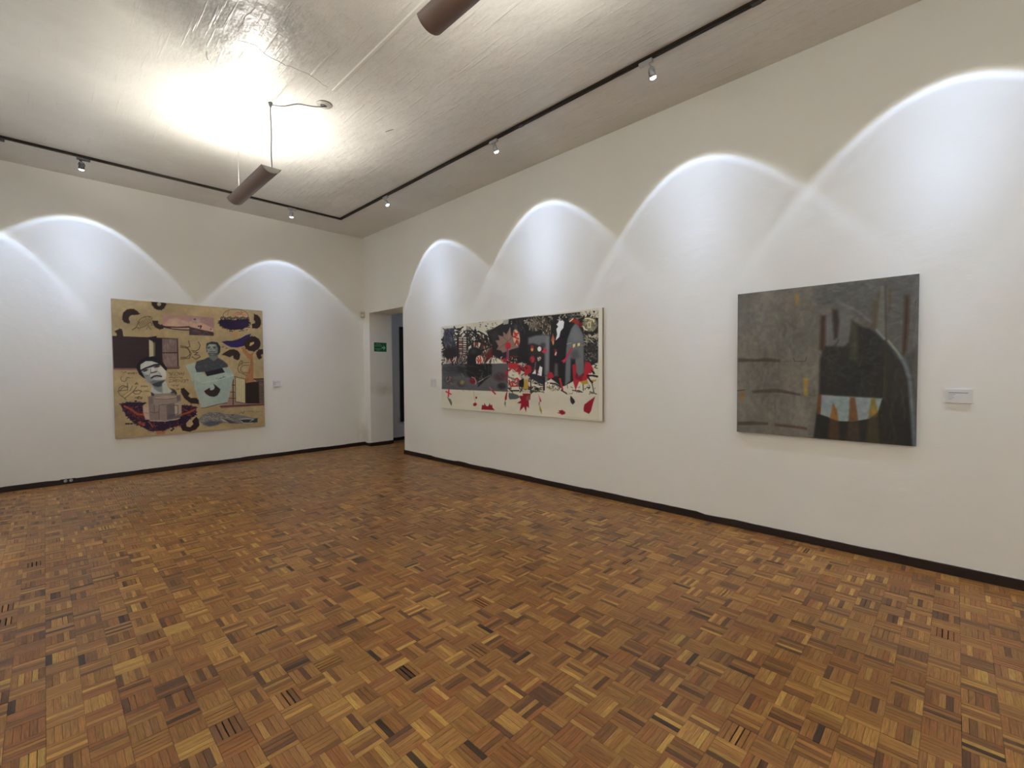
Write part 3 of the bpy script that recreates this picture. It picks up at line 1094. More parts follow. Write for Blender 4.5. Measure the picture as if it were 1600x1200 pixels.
P.line((48, 30, 38), zG([(440, 283), (470, 292), (560, 296), (650, 292)]), 2.2)
P.line((48, 30, 38), zG([(440, 290), (520, 307), (580, 313), (648, 316)]), 1.5)
P.line((165, 140, 122), zG([(520, 301), (648, 305)]), 1.2, 0.8)
# tree and nest
P.poly((164, 128, 78), zG([(985, 322), (1016, 322), (1006, 388), (990, 384)]))
P.poly((142, 99, 63), zB([(1150, 970), (1210, 955), (1330, 1120), (1400, 1070), (1390, 1200), (1300, 1200), (1200, 1070)]))
P.poly((142, 97, 62), zD([(1110, 0), (1160, 0), (1230, 80), (1290, 110), (1340, 60), (1360, 60), (1330, 130), (1340, 300), (1345, 450), (1335, 620), (1395, 685), (1300, 680), (1180, 720), (1185, 560), (1240, 430), (1280, 300), (1275, 200), (1230, 130), (1150, 70)]))
P.scatter([(124, 82, 52), (158, 112, 74)], zD([(1250, 200), (1330, 200), (1335, 640), (1200, 660), (1260, 400)]), 40, 6, 0.7, math.pi / 2, 0.6, 0.2)
P.blob((160, 138, 104), zB([(1040, 310)])[0], 19, 10.2, 1, 0.04)
egg = [(1040 + 265 * math.cos(t), 310 - 142 * math.sin(t)) for t in [math.pi * k / 20 for k in range(21)]]
P.line((74, 56, 42), zB(egg), 0.6)
P.poly((178, 140, 112), zB([(980, 300), (1060, 240), (1190, 240), (1280, 310), (1240, 370), (1000, 370)]), 0.7, 1.5)
for q in ([(980, 300), (1060, 245), (1190, 240)], [(1090, 230), (1150, 270), (1250, 300)], [(1150, 200), (1180, 240), (1150, 280)], [(1000, 320), (1080, 280), (1160, 275)], [(900, 190), (870, 300)]):
    P.line((132, 70, 52), zB(q), 0.7, 0.85)
nest = zB([(690, 430), (760, 390), (900, 385), (1000, 400), (1150, 385), (1290, 380), (1330, 450), (1300, 520), (1200, 580), (1050, 600), (920, 600), (800, 555), (720, 500)])
P.poly(NV, nest)
P.poly((46, 33, 78), zB([(940, 430), (1100, 430), (1290, 420), (1280, 510), (1120, 560), (980, 540)]), 0.35, 3)
P.spikes((24, 18, 26), nest, 70, 3.4, 0.7)
for k in range(16):
    cx, cy = 740 + 37 * k, 350 - 14 * math.sin(k * 1.7)
    P.line((24, 18, 24), zB([(cx, cy + 35), (cx - 14, cy + 8), (cx + 8, cy - 18), (cx + 22, cy + 4), (cx + 8, cy + 14)]), 0.8)
for q in ((930, 632), (970, 632), (1130, 630), (1195, 618), (1280, 598), (1330, 548), (775, 960), (850, 985), (1180, 590)):
    x, y = q
    P.line((30, 22, 24), zB([(x - 16, y + 4), (x + 14, y - 4)]), 0.9)
leaf = zB([(750, 855), (850, 830), (960, 835), (1060, 815), (1160, 770), (1260, 710), (1360, 685), (1330, 750), (1290, 850), (1200, 940), (1080, 970), (950, 965), (850, 920)])
P.poly((37, 26, 78), leaf)
P.poly((26, 18, 40), zB([(760, 852), (960, 838), (1160, 775), (1350, 690), (1260, 740), (1100, 830), (900, 870)]), 0.7, 1.2)
ring = [(1390 + 172 * math.cos(t), 890 + 155 * math.sin(t)) for t in [2 * math.pi * k / 24 for k in range(24)]]
P.poly(BR, zB(ring))
P.spikes(BR, zB(ring), 20, 1.2)
P.poly((168, 150, 100), zB([(1325, 935), (1345, 870), (1425, 848), (1425, 890), (1350, 938)]))
P.poly(BR, zD([(680, 120), (760, 65), (850, 15), (940, 5), (1020, 40), (1070, 110), (1050, 215), (1010, 235), (930, 200), (920, 130), (870, 160), (850, 175), (760, 140)]))
# hand drawings in line
for q in ([(585, 445), (640, 452), (665, 490), (650, 528), (585, 532)], [(585, 436), (625, 440), (650, 470), (655, 500), (630, 520), (587, 522)], [(645, 395), (655, 440), (625, 448)],
          [(718, 405), (732, 430), (722, 460), (700, 472), (668, 470)], [(675, 480), (716, 484), (690, 500), (722, 503), (732, 516), (700, 535), (670, 515)]):
    P.line((72, 54, 40), zG(q), 1.1)
for q in ([(1250, 285), (1120, 290), (1095, 330)], [(1255, 335), (1130, 340), (1080, 390), (1075, 450), (1130, 495), (1220, 500)], [(1085, 240), (1040, 320), (1015, 420), (1040, 480), (1190, 550)], [(1090, 245), (1120, 260), (1050, 350)]):
    P.line((80, 64, 46), zD(q), 1.0)
# lower window
P.poly((132, 103, 94), zF([(680, 570), (880, 380), (960, 300), (1170, 540), (1560, 530), (1562, 556), (650, 592)]))
P.poly((142, 122, 92), zD([(885, 640), (960, 600), (960, 1060), (820, 1060)]), 0.6)
P.line((58, 40, 40), zD([(917, 640), (918, 1160)]), 1.7)
for y, x0 in ((755, 890), (900, 850), (1030, 815)):
    P.line((44, 32, 32), zD([(x0, y), (970, y)]), 0.9)
P.poly((80, 63, 58), zD([(1350, 628), (1562, 614), (1567, 1135), (1440, 1138), (1440, 700)]))
P.scatter([(96, 78, 70), (62, 46, 44)], zD([(1460, 660), (1555, 650), (1558, 1120), (1460, 1120)]), 40, 6, 0.9, 0.0, 0.6, 0.2)
P.poly((34, 25, 23), zD([(1178, 715), (1300, 690), (1455, 680), (1465, 1138), (1178, 1138)]))
P.line((36, 26, 25), zD([(1350, 628), (1560, 618)]), 1.4)
P.poly((169, 158, 124), zD([(965, 590), (1175, 632), (1175, 1135), (972, 1100)]))
P.line((34, 26, 24), zD([(945, 578), (1175, 630), (1176, 1135), (968, 1102), (966, 600)]), 0.8)
P.poly((104, 70, 58), zF([(640, 590), (1560, 548), (1565, 580), (662, 636)]))
P.line((46, 30, 27), zF([(640, 598), (1562, 552)]), 1.1)
# washing machine
P.poly((147, 160, 150), zG([(620, 580), (690, 558), (703, 640), (712, 700), (668, 700), (652, 640)]), 1, 0.7)
P.poly((128, 140, 132), zG([(612, 690), (700, 690), (700, 740), (660, 730)]), 0.4, 2)
mach = zG([(690, 640), (740, 625), (775, 660), (915, 630), (900, 598), (945, 588), (985, 655), (935, 860), (740, 900), (688, 740)])
P.poly((151, 165, 155), mach)
P.poly((138, 152, 146), zG([(745, 716), (982, 660), (934, 860), (740, 899)]), 0.9, 0.8)
P.poly((160, 170, 158), zG([(745, 716), (860, 692), (800, 880), (742, 896)]), 0.5, 5)
P.poly((132, 146, 142), zG([(694, 690), (745, 716), (742, 890), (700, 770)]), 0.5, 1.5)
P.line((168, 178, 168), zG([(745, 712), (850, 695), (982, 655)]), 1.2, 0.8)
P.scatter([(60, 62, 60), (96, 102, 98)], zG([(820, 682), (920, 660), (922, 672), (825, 692)]), 14, 2.2, 0.5, -0.1, 0.8)
P.poly((130, 140, 138), zG([(895, 600), (945, 590), (978, 648), (920, 632)]), 0.5, 1)
P.line((40, 36, 36), zG([(740, 900), (770, 898), (850, 876), (934, 860)]), 0.8)
P.poly(BR, zD([(505, 725), (560, 765), (650, 840), (640, 890), (590, 970), (520, 1000), (430, 990), (350, 940), (310, 880), (430, 810), (440, 860), (480, 865), (520, 840), (535, 800)]))
P.poly((26, 22, 34), zG([(765, 628), (895, 597), (918, 632), (783, 662)]))
# man in a checked shirt
torso = zG([(692, 595), (705, 550), (760, 535), (790, 520), (860, 520), (905, 545), (935, 570), (942, 590), (895, 600), (765, 628), (706, 632)])
P.poly((57, 59, 64), torso)
P.scatter([(74, 76, 80), (42, 43, 48), (88, 84, 84)], torso, 90, 4, 0.7, None, 0.45)
P.poly((96, 99, 94), zG([(793, 490), (862, 488), (868, 525), (832, 548), (806, 532)]), 1, 0.7)
P.poly((66, 70, 70), zG([(793, 492), (862, 490), (858, 508), (800, 506)]), 0.7, 1)
P.poly((38, 41, 47), zG([(776, 445), (780, 415), (818, 401), (862, 407), (884, 440), (882, 480), (866, 502), (855, 470), (780, 480)]))
P.poly((124, 131, 126), zG([(784, 436), (800, 420), (850, 422), (864, 450), (862, 488), (822, 502), (790, 492), (781, 462)]), 1, 0.7)
P.poly((150, 155, 148), zG([(802, 424), (836, 424), (832, 450), (806, 450)]), 0.6, 1.2)
P.poly((88, 94, 94), zG([(845, 430), (864, 450), (862, 488), (846, 492)]), 0.6, 1.2)
for q in ([(790, 446), (806, 441)], [(826, 441), (850, 442)], [(800, 479), (842, 479)], [(792, 492), (858, 492)]):
    P.line((42, 46, 52), zG(q), 1.1)
P.blob((60, 66, 70), zG([(796, 450)])[0], 1.6, 1.0, 1, 0.5)
P.blob((60, 66, 70), zG([(838, 450)])[0], 1.8, 1.0, 1, 0.5)
P.line((74, 80, 80), zG([(814, 446), (810, 464), (822, 468)]), 0.7)
# frayed purple wreath
wr = zG([(130, 870), (200, 857), (330, 860), (300, 880), (305, 940), (345, 990), (450, 1002), (560, 990), (590, 960), (590, 878), (640, 882), (702, 892), (700, 950), (660, 975), (620, 1020), (560, 1035), (500, 1050), (440, 1070), (360, 1075), (290, 1040), (230, 1010), (180, 960)])
P.poly((146, 92, 64), zE([(905, 960), (1110, 900), (1090, 1042), (920, 1052)]))
P.poly((35, 23, 45), wr)
P.spikes((32, 22, 38), wr, 130, 2.4, 0.8)
P.scatter([(132, 58, 38), (98, 40, 36), (58, 34, 66), (150, 72, 44)], wr, 95, 5, 0.8, None, 0.75)
P.line((144, 66, 40), zG([(165, 888), (215, 912), (260, 945), (325, 955)]), 3.0)
P.line((134, 60, 40), zG([(592, 950), (640, 935), (690, 912)]), 3.0)
for k in range(12):
    x, y = 200 + 10 * k, 905 + 5 * k
    P.line((120, 54, 38), zG([(x, y), (x - 14 + 3 * k, y + 40 - 6 * (k % 3))]), 0.8, 0.8)
P.blob((140, 66, 42), zE([(570, 805)])[0], 2.8, 2.4, 0.9, 0.4)
P.blob((140, 66, 42), zE([(650, 850)])[0], 2.8, 2.4, 0.9, 0.4)
P.line((136, 62, 40), zE([(760, 790), (800, 830), (840, 900)]), 2.2, 0.9)
for q in ((295, 830), (340, 830), (400, 828), (1235, 965), (1270, 935), (490, 360)):
    P.blob((24, 20, 22), zE([q])[0], 1.8, 1.2, 1, 0.4)
P.line((24, 20, 24), zE([(290, 835), (440, 825)]), 0.9)
# juicer
P.poly((164, 141, 123), zE([(636, 470), (750, 480), (765, 742), (690, 745), (650, 610)]), 1, 0.6)
P.line((120, 98, 88), zE([(650, 600), (760, 605)]), 0.7)
P.poly((126, 111, 103), zE([(750, 400), (1440, 360), (1440, 640), (1400, 720), (1100, 772), (780, 765)]))
P.poly((96, 86, 88), zE([(1128, 425), (1290, 400), (1300, 650), (1140, 740)]), 1, 0.7)
P.poly((74, 70, 78), zE([(1150, 640), (1420, 620), (1410, 715), (1150, 745)]), 0.7, 1)
P.poly((150, 134, 118), zE([(1300, 400), (1440, 370), (1442, 600), (1380, 640), (1310, 640)]), 1, 0.8)
P.line((172, 164, 156), zE([(1320, 460), (1325, 650)]), 1.5, 0.8)
P.line((70, 62, 66), zE([(1290, 440), (1370, 450), (1370, 620), (1290, 640)]), 0.9)
P.poly((110, 95, 90), zE([(775, 420), (870, 430), (880, 600), (975, 580), (975, 740), (790, 755)]), 0.5, 1)
for q in ([(870, 330), (880, 600)], [(975, 440), (975, 740)], [(780, 580), (880, 605), (975, 578)], [(975, 442), (1120, 430)]):
    P.line((72, 58, 54), zE(q), 0.7)
P.poly((132, 115, 106), zE([(738, 270), (850, 240), (1100, 275), (1330, 240), (1422, 225), (1430, 340), (1300, 390), (1120, 420), (960, 440), (770, 430)]))
P.line((168, 150, 136), zE([(900, 285), (1100, 300), (1330, 270)]), 1.1)
P.line((84, 70, 68), zE([(880, 310), (1120, 315), (1400, 280)]), 0.7)
P.poly((88, 78, 78), zE([(738, 270), (850, 245), (860, 420), (770, 428)]), 0.6, 1.2)
P.poly((84, 72, 78), zE([(1340, 240), (1425, 225), (1430, 335), (1350, 370)]), 0.7, 1.2)
P.line((158, 142, 128), zE([(790, 768), (1100, 776), (1400, 716)]), 1.2)
# collar, neck and tilted head
P.poly((98, 98, 96), zC([(805, 970), (870, 1000), (1000, 1000), (1200, 990), (1260, 930), (1310, 920), (1348, 985), (1335, 1035), (1100, 1050), (860, 1055), (812, 1040)]))
P.poly((132, 124, 116), zC([(870, 1005), (1200, 995), (1240, 1030), (1060, 1052), (870, 1050)]), 0.8, 1)
P.poly((38, 38, 42), zC([(805, 970), (870, 1005), (870, 1050), (815, 1040)]), 0.9, 0.6)
P.poly((46, 44, 46), zC([(1190, 880), (1300, 920), (1348, 985), (1335, 1035), (1290, 990), (1220, 980), (1260, 950)]), 0.9, 0.6)
P.poly((164, 168, 160), zC([(830, 850), (1030, 830), (1050, 760), (1110, 735), (1160, 870), (1230, 950), (1200, 990), (1000, 1000), (870, 1000), (800, 955)]), 1, 0.6)
P.poly((104, 111, 112), zC([(840, 840), (1042, 830), (1050, 985), (960, 960), (870, 900)]), 0.9, 1.4)
hair = zC([(505, 470), (520, 380), (600, 290), (720, 240), (860, 245), (980, 290), (1060, 360), (1140, 470), (1135, 525), (1100, 510), (980, 380), (830, 325), (700, 325), (590, 390), (585, 480), (620, 560), (690, 690), (640, 665), (560, 600)])
P.poly((168, 168, 163), zC([(586, 400), (700, 322), (840, 322), (960, 370), (1040, 430), (1110, 520), (1132, 600), (1110, 720), (1030, 745), (940, 770), (860, 830), (760, 790), (690, 690), (600, 560), (583, 480)]))
P.poly((188, 185, 175), zC([(960, 420), (1040, 440), (1115, 540), (1122, 640), (1095, 705), (1020, 715), (1045, 640), (1000, 560), (950, 520)]), 0.9, 1.5)
P.poly((188, 186, 178), zC([(640, 400), (720, 345), (830, 345), (870, 390), (760, 430), (650, 470)]), 0.6, 2)
P.poly((122, 124, 126), zC([(600, 545), (690, 590), (790, 640), (830, 690), (920, 750), (860, 830), (760, 790), (680, 690)]), 0.95, 1.4)
P.poly((192, 190, 182), zC([(800, 470), (860, 450), (900, 520), (840, 560), (805, 540)]), 0.8, 1.2)
P.poly((90, 92, 98), zC([(780, 760), (880, 720), (1000, 720), (1105, 715), (1060, 760), (940, 800), (860, 835)]), 0.8, 1.2)
P.poly((46, 50, 58), zC([(830, 810), (930, 765), (1100, 722), (1040, 790), (1030, 840), (960, 865), (880, 850)]), 0.95, 1)
P.poly((22, 19, 24), hair)
P.line((34, 32, 42), zC([(605, 520), (690, 475), (790, 440)]), 2.4)
P.line((34, 32, 42), zC([(800, 440), (880, 405), (985, 395)]), 2.8)
P.blob((46, 44, 58), zC([(690, 520)])[0], 4.2, 1.7, 1, 0.4, -0.35)
P.blob((42, 38, 52), zC([(930, 438)])[0], 4.8, 1.6, 1, 0.4, -0.15)
P.line((80, 80, 86), zC([(800, 490), (805, 560), (770, 620), (700, 640)]), 1.0, 0.85)
P.line((62, 60, 66), zC([(812, 570), (860, 562), (920, 545)]), 1.8)
P.line((110, 110, 112), zC([(930, 530), (990, 580), (1000, 620)]), 0.9, 0.8)
P.line((34, 30, 38), zC([(820, 675), (870, 642), (940, 630), (1025, 645)]), 2.3)
P.line((128, 126, 126), zC([(860, 680), (960, 665)]), 1.6, 0.8)
# handwriting and leaf-hand drawing
HW = (76, 62, 44)
for (x0, x1, y) in ((190, 300, 560), (330, 520, 575), (320, 500, 590), (300, 470, 670), (480, 540, 800), (600, 740, 850), (450, 780, 950), (470, 640, 1090), (1170, 1500, 575), (1190, 1500, 610), (1180, 1480, 665), (1180, 1600, 720), (1180, 1540, 760), (1240, 1400, 835), (1340, 1410, 905)):
    q0, q1 = zC([(x0, y)])[0], zC([(x1, y)])[0]
    P.script(HW, q0[0], q1[0], q0[1], 2.6, 0.85, 0.85)
P.line(HW, zC([(200, 650), (175, 690), (200, 740), (250, 755), (295, 730), (290, 680)]), 0.8)
for q in ([(320, 790), (325, 930), (130, 950), (150, 880), (230, 830), (320, 880)], [(125, 960), (160, 1030), (220, 1070), (290, 1130)], [(420, 850), (380, 930), (215, 1060)], [(510, 860), (440, 960), (270, 1095)], [(160, 940), (230, 870), (320, 850)],
          [(430, 960), (470, 1010), (560, 1010), (610, 950), (540, 930), (480, 950)], [(520, 1100), (550, 1060), (600, 1080), (620, 1110), (530, 1105)], [(480, 810), (510, 770), (535, 815)]):
    P.line(HW, zC(q), 1.0)
P.line((170, 145, 110), zC([(230, 1060), (360, 960)]), 2.2, 0.5)
# grey wrapped form
fish = zF([(190, 870), (280, 770), (420, 720), (600, 720), (760, 760), (950, 760), (1180, 800), (1330, 840), (1425, 838), (1425, 930), (1350, 950), (1100, 960), (850, 955), (700, 940), (560, 990), (430, 1025), (320, 1000), (230, 930)])
P.poly((100, 99, 99), fish, 1, 0.7)
P.scatter([(128, 126, 122), (64, 66, 76), (84, 84, 88), (144, 136, 124)], zF([(240, 870), (300, 790), (560, 740), (900, 800), (1040, 900), (700, 920), (430, 990), (300, 960)]), 100, 7, 1.1, 0.25, 0.6, 0.6)
P.poly((58, 60, 72), zF([(280, 960), (440, 900), (700, 930), (560, 990), (420, 1015)]), 0.7, 1.5)
P.poly((158, 148, 130), zF([(650, 850), (760, 890), (830, 945), (700, 900)]), 0.9, 0.6)
P.poly((50, 48, 54), zF([(690, 850), (840, 880), (1000, 950), (850, 950)]), 0.8, 1)
P.poly((36, 36, 42), zF([(1060, 880), (1300, 870), (1425, 845), (1425, 925), (1300, 940), (1130, 945)]), 0.9, 0.7)
P.line((180, 176, 166), zF([(1080, 900), (1130, 945), (1330, 942)]), 0.8)
P.line((170, 166, 158), zF([(1050, 870), (1200, 850), (1350, 870), (1270, 910)]), 0.8)
P.poly((62, 54, 50), zF([(870, 770), (955, 765), (900, 795)]), 0.9)
q0, q1 = zF([(1040, 740)])[0], zF([(1250, 720)])[0]
P.line((92, 66, 48), zF([(1040, 755), (1090, 715), (1110, 745), (1150, 700), (1130, 750)]), 0.7)
P.script((96, 66, 50), q1[0] - 4, zF([(1540, 700)])[0][0], zF([(1300, 710)])[0][1], 2.6, 0.6, 0.8)
P.noise(0.05, (60, 120))
canvas('collage_painting', P, (-3.8645, -0.035, 2.5637), (1, 0, 0), (0, 0, 1), 1.9687, 1.9980, (0, -1, 0), 0.032, PAINT_GAIN[0], (120, 104, 76),
       'large tan collage painting with a tilted head, washing machine and dark crescents')

# --- long red and black painting on the right wall
QM = [(688, 511.3), (940.4, 480), (942.8, 657.6), (692, 638.6)]
CR = (190, 185, 168)
P = Paint(600, 260, QM, CR, 5)
zN, z1, z2, z3, z4, z5, z6 = (Zoom(670, 470, 5.517), Zoom(685, 495, 13.333), Zoom(785, 480, 13.333), Zoom(850, 475, 13.333), Zoom(685, 560, 13.333), Zoom(785, 560, 13.333), Zoom(850, 570, 13.333))
P.noise(0.05, (6, 20))
BK, GR, RD, DR = (27, 25, 27), (92, 93, 96), (152, 36, 44), (92, 30, 28)
# grey lower band
P.poly((78, 78, 81), zN([(116, 548), (690, 542), (690, 787), (118, 768)]))
# black ground of the upper right
P.poly(BK, zN([(500, 275), (560, 240), (620, 205), (670, 172), (690, 160), (800, 145), (1060, 122), (1300, 95), (1458, 80), (1462, 522), (1400, 560), (1340, 640), (1180, 732), (1000, 772), (880, 640), (680, 545), (600, 500), (560, 440)]), 1, 0.7)
P.scatter([CR, (120, 112, 98)], zN([(560, 250), (690, 165), (720, 175), (700, 240), (600, 290)]), 10, 2.2, 0.6)
for k in range(26):
    P.blob(BK, (zN([(P.r.uniform(430, 660), P.r.uniform(180, 270))])[0]), P.r.uniform(0.4, 1.1), P.r.uniform(0.4, 1.1), 1, 0.4)
# linework houses on cream
reg = zN([(120, 250), (240, 245), (330, 230), (480, 270), (560, 400), (600, 470), (610, 545), (120, 550)])
P.scatter(BK, zN([(115, 250), (330, 240), (330, 545), (120, 548)]), 130, 9, 1.5, None, 1)
P.scatter([BK, (40, 34, 32)], zN([(330, 240), (470, 270), (560, 390), (330, 400)]), 85, 11, 1.3, 1.2, 1, 0.6)
P.scatter([BK, (90, 40, 34), (70, 60, 56)], zN([(440, 330), (555, 400), (600, 540), (440, 545)]), 70, 13, 1.1, math.pi / 2, 1, 0.25)
P.poly((140, 136, 126), zN([(318, 218), (352, 225), (345, 275), (320, 285)]), 0.9)
P.blob((60, 58, 56), zN([(330, 265)])[0], 1.3, 2.2, 1, 0.4)
for q in ([(330, 262), (440, 272), (520, 320)], [(330, 265), (330, 400), (245, 460)], [(330, 405), (405, 345), (545, 398), (430, 442)], [(350, 268), (420, 330)], [(400, 270), (360, 330)], [(380, 268), (430, 300), (400, 330)], [(245, 330), (245, 460), (255, 545)], [(405, 345), (400, 400)], [(550, 395), (560, 470)]):
    P.line(BK, zN(q), 1.9)
P.poly(CR, zN([(255, 320), (322, 318), (325, 478), (262, 480)]), 0.9)
for k in range(8):
    P.line((52, 26, 26), zN([(250, 332 + 19 * k), (326, 335 + 19 * k)]), 1.5)
    if k % 2: P.poly((124, 62, 54), zN([(256, 336 + 19 * k), (290, 337 + 19 * k), (290, 350 + 19 * k), (258, 349 + 19 * k)]), 0.9)
for x in (253, 290, 326):
    P.line(BK, zN([(x, 320), (x + 4, 480)]), 1.2)
P.scatter([(84, 40, 36), CR, BK, (120, 100, 92)], zN([(245, 470), (330, 470), (328, 545), (250, 548)]), 26, 12, 0.9, math.pi / 2, 1, 0.15)
P.poly((120, 46, 38), zN([(395, 365), (430, 360), (428, 395), (395, 392)]))
P.poly(CR, zN([(428, 362), (448, 368), (440, 400), (426, 396)]))
P.poly((58, 60, 70), zN([(130, 248), (216, 238), (212, 320), (235, 400), (238, 440), (150, 440), (118, 380)]), 1, 1.2)
P.scatter([(40, 40, 52), (92, 90, 92), (30, 28, 32)], zN([(125, 260), (212, 250), (232, 420), (120, 420)]), 50, 7, 1.3, 1.3, 0.7)
P.blob((36, 29, 31), zN([(190, 465)])[0], 12.5, 11, 1, 0.25)
P.scatter([(96, 28, 28), CR, (50, 26, 26)], zN([(130, 505), (240, 505), (240, 548), (130, 548)]), 22, 5, 1.2, math.pi / 2, 1, 0.3)
P.blob((30, 29, 31), zN([(397, 455)])[0], 11, 9.5, 1, 0.12)
P.poly((25, 24, 26), zN([(332, 470), (415, 470), (410, 600), (330, 600)]))
P.blob((70, 70, 72), zN([(390, 440)])[0], 4, 3, 0.5, 0.8)
P.blob(CR, zN([(440, 512)])[0], 5.8, 6.6, 1, 0.1)
for q in ([(425, 490), (440, 520), (430, 540)], [(445, 485), (452, 515), (450, 545)], [(418, 510), (430, 530)]):
    P.line((162, 44, 38), zN(q), 2.0)
P.poly(DR, zN([(548, 400), (568, 465), (482, 548), (500, 470)]))
P.poly(CR, zN([(490, 545), (540, 490), (610, 500), (605, 545)]), 0.9)
P.scatter(BK, zN([(490, 500), (600, 490), (605, 545), (490, 548)]), 12, 5, 0.7, math.pi / 2, 1, 0.3)
P.poly((44, 42, 44), zN([(240, 420), (330, 400), (340, 550), (250, 552)]), 0.25, 4)
P.poly((30, 29, 31), zN([(560, 380), (610, 440), (640, 482), (600, 500), (540, 460)]), 0.9, 1.5)
# hill with brown leaf
P.poly((36, 33, 35), zN([(490, 265), (560, 240), (620, 208), (680, 205), (750, 215), (800, 300), (785, 400), (745, 490), (640, 482), (605, 440), (560, 380), (530, 310)]), 1, 1.5)
P.poly((54, 52, 54), zN([(520, 290), (580, 260), (600, 300), (560, 350)]), 0.6, 3)
P.poly((120, 98, 88), zN([(700, 228), (712, 300), (745, 330), (778, 402), (720, 420), (640, 452), (622, 430), (585, 424), (602, 395), (575, 345), (612, 340), (596, 298), (642, 310), (640, 268), (670, 290)]), 1, 0.7)
P.line((84, 62, 56), zN([(600, 420), (690, 345), (735, 300)]), 0.7)
P.line((84, 62, 56), zN([(640, 310), (680, 350), (700, 400)]), 0.6)
P.line((142, 118, 106), zN([(700, 240), (690, 330)]), 1.6, 0.6)
P.blob((178, 160, 132), zN([(756, 318)])[0], 5.2, 13, 1, 0.12, -0.15)
for q in ([(735, 270), (760, 300), (730, 310), (775, 330)], [(740, 290), (775, 280)], [(760, 340), (745, 380)], [(770, 350), (775, 380)]):
    P.line((166, 38, 40), zN(q), 2.4)
P.line((66, 58, 50), zN([(770, 350), (760, 365), (775, 385)]), 1.2)
P.poly((150, 146, 138), zN([(640, 170), (688, 163), (684, 200), (640, 208)]))
P.blob((170, 34, 42), zN([(685, 390)])[0], 4.4, 5.2, 1, 0.12)
P.line((122, 48, 84), zN([(682, 405), (678, 460), (682, 515)]), 2.6)
P.line((120, 116, 122), zN([(690, 420), (690, 500)]), 1.3, 0.7)
P.blob((160, 34, 50), zN([(655, 516)])[0], 4.2, 3.6, 1, 0.3)
P.scatter([(178, 168, 148), RD, (60, 56, 50)], zN([(600, 470), (760, 470), (770, 540), (640, 545)]), 26, 4, 0.9)
# patterned patch
P.scatter([(150, 138, 112), (110, 98, 80), (74, 64, 54)], zN([(860, 150), (1060, 125), (1050, 200), (985, 235), (900, 260), (855, 240)]), 80, 6, 1.0, 1.2, 0.9, 0.9)
P.blob((112, 100, 84), zN([(905, 215)])[0], 6, 7, 0.6, 0.6)
P.poly((158, 148, 124), zN([(985, 240), (1050, 200), (1050, 292), (975, 292)]), 0.9, 0.7)
P.scatter([BK, (56, 46, 38)], zN([(985, 200), (1050, 180), (1050, 290), (975, 290)]), 40, 5, 1.0, 1.3, 1, 0.5)
P.scatter([CR, (150, 142, 122)], zN([(820, 160), (860, 150), (860, 200), (830, 210)]), 12, 2.5, 0.8)
P.scatter([(70, 68, 70), (46, 44, 46)], zN([(700, 170), (820, 160), (830, 280), (770, 280)]), 22, 7, 1.4, 1.2, 0.6)
# grey arch
P.poly(GR, zN([(858, 320), (920, 300), (1000, 292), (1042, 300), (1042, 640), (1030, 700), (1002, 700), (1000, 480), (985, 395), (900, 368), (858, 375)]), 1, 1.6)
P.poly((116, 118, 120), zN([(1010, 310), (1040, 310), (1040, 600), (1018, 600)]), 0.5, 2)
P.poly((52, 50, 54), zN([(858, 372), (985, 392), (1000, 480), (1000, 640), (890, 600), (862, 480)]), 0.35, 3)
P.blob((56, 46, 52), zN([(985, 385)])[0], 4, 4, 0.9, 0.5)
P.blob((196, 120, 62), zN([(893, 418)])[0], 2.0, 3.4, 1, 0.3)
P.blob((132, 34, 36), zN([(893, 398)])[0], 2.4, 2.4, 1, 0.4)
P.blob((216, 212, 200), zN([(956, 416)])[0], 3.0, 3.9, 1, 0.15)
P.poly((172, 38, 58), zN([(975, 440), (1005, 410), (1020, 415), (1015, 440), (990, 452)]))
P.blob(RD, zN([(896, 506)])[0], 3.8, 5.0, 1, 0.25)
P.blob((196, 186, 166), zN([(956, 498)])[0], 2.8, 2.8, 1, 0.3)
P.line((180, 172, 152), zN([(945, 515), (962, 518), (972, 505)]), 1.0)
P.scatter([BK], zN([(870, 460), (990, 460), (985, 560), (880, 560)]), 12, 4, 1.0)
# feather and flames
P.poly((204, 204, 206), zN([(1110, 192), (1125, 163), (1135, 172), (1152, 166), (1166, 182), (1160, 232), (1136, 262), (1126, 312), (1094, 342), (1106, 290), (1099, 242), (1114, 222), (1099, 202)]))
P.poly((158, 84, 60), zN([(1070, 283), (1086, 330), (1075, 382), (1055, 340)]), 1, 0.8)
P.blob((196, 140, 80), zN([(1074, 362)])[0], 1.2, 3, 0.9, 0.6)
P.poly((120, 46, 38), zN([(1085, 415), (1105, 420), (1106, 470), (1088, 475)]), 1, 1)
P.poly((216, 180, 164), zN([(1098, 440), (1106, 440), (1098, 472), (1088, 465)]), 1, 0.6)
# grey towers
P.poly((92, 94, 97), zN([(1262, 190), (1290, 210), (1336, 300), (1342, 610), (1302, 660), (1272, 600), (1264, 500), (1228, 495), (1226, 690), (1180, 732), (1186, 420), (1196, 330), (1226, 240)]), 1, 1.4)
P.poly((112, 114, 117), zN([(1255, 220), (1300, 280), (1320, 340), (1250, 350), (1220, 300)]), 0.5, 3)
P.poly((60, 60, 62), zN([(1228, 440), (1280, 420), (1300, 480), (1270, 500), (1230, 520)]), 0.6, 3)
P.poly((82, 84, 86), zN([(1090, 540), (1115, 540), (1120, 650), (1085, 650)]), 0.8, 1.5)
P.line((150, 152, 154), zN([(1190, 372), (1230, 362)]), 0.8, 0.8)
P.poly((128, 38, 32), zN([(1208, 178), (1240, 148), (1292, 165), (1312, 222), (1250, 188)]), 1, 1)
P.line((210, 200, 180), zN([(1213, 177), (1240, 154)]), 1.4)
P.poly((96, 26, 28), zN([(1290, 190), (1330, 180), (1320, 230), (1296, 232)]), 0.9, 1)
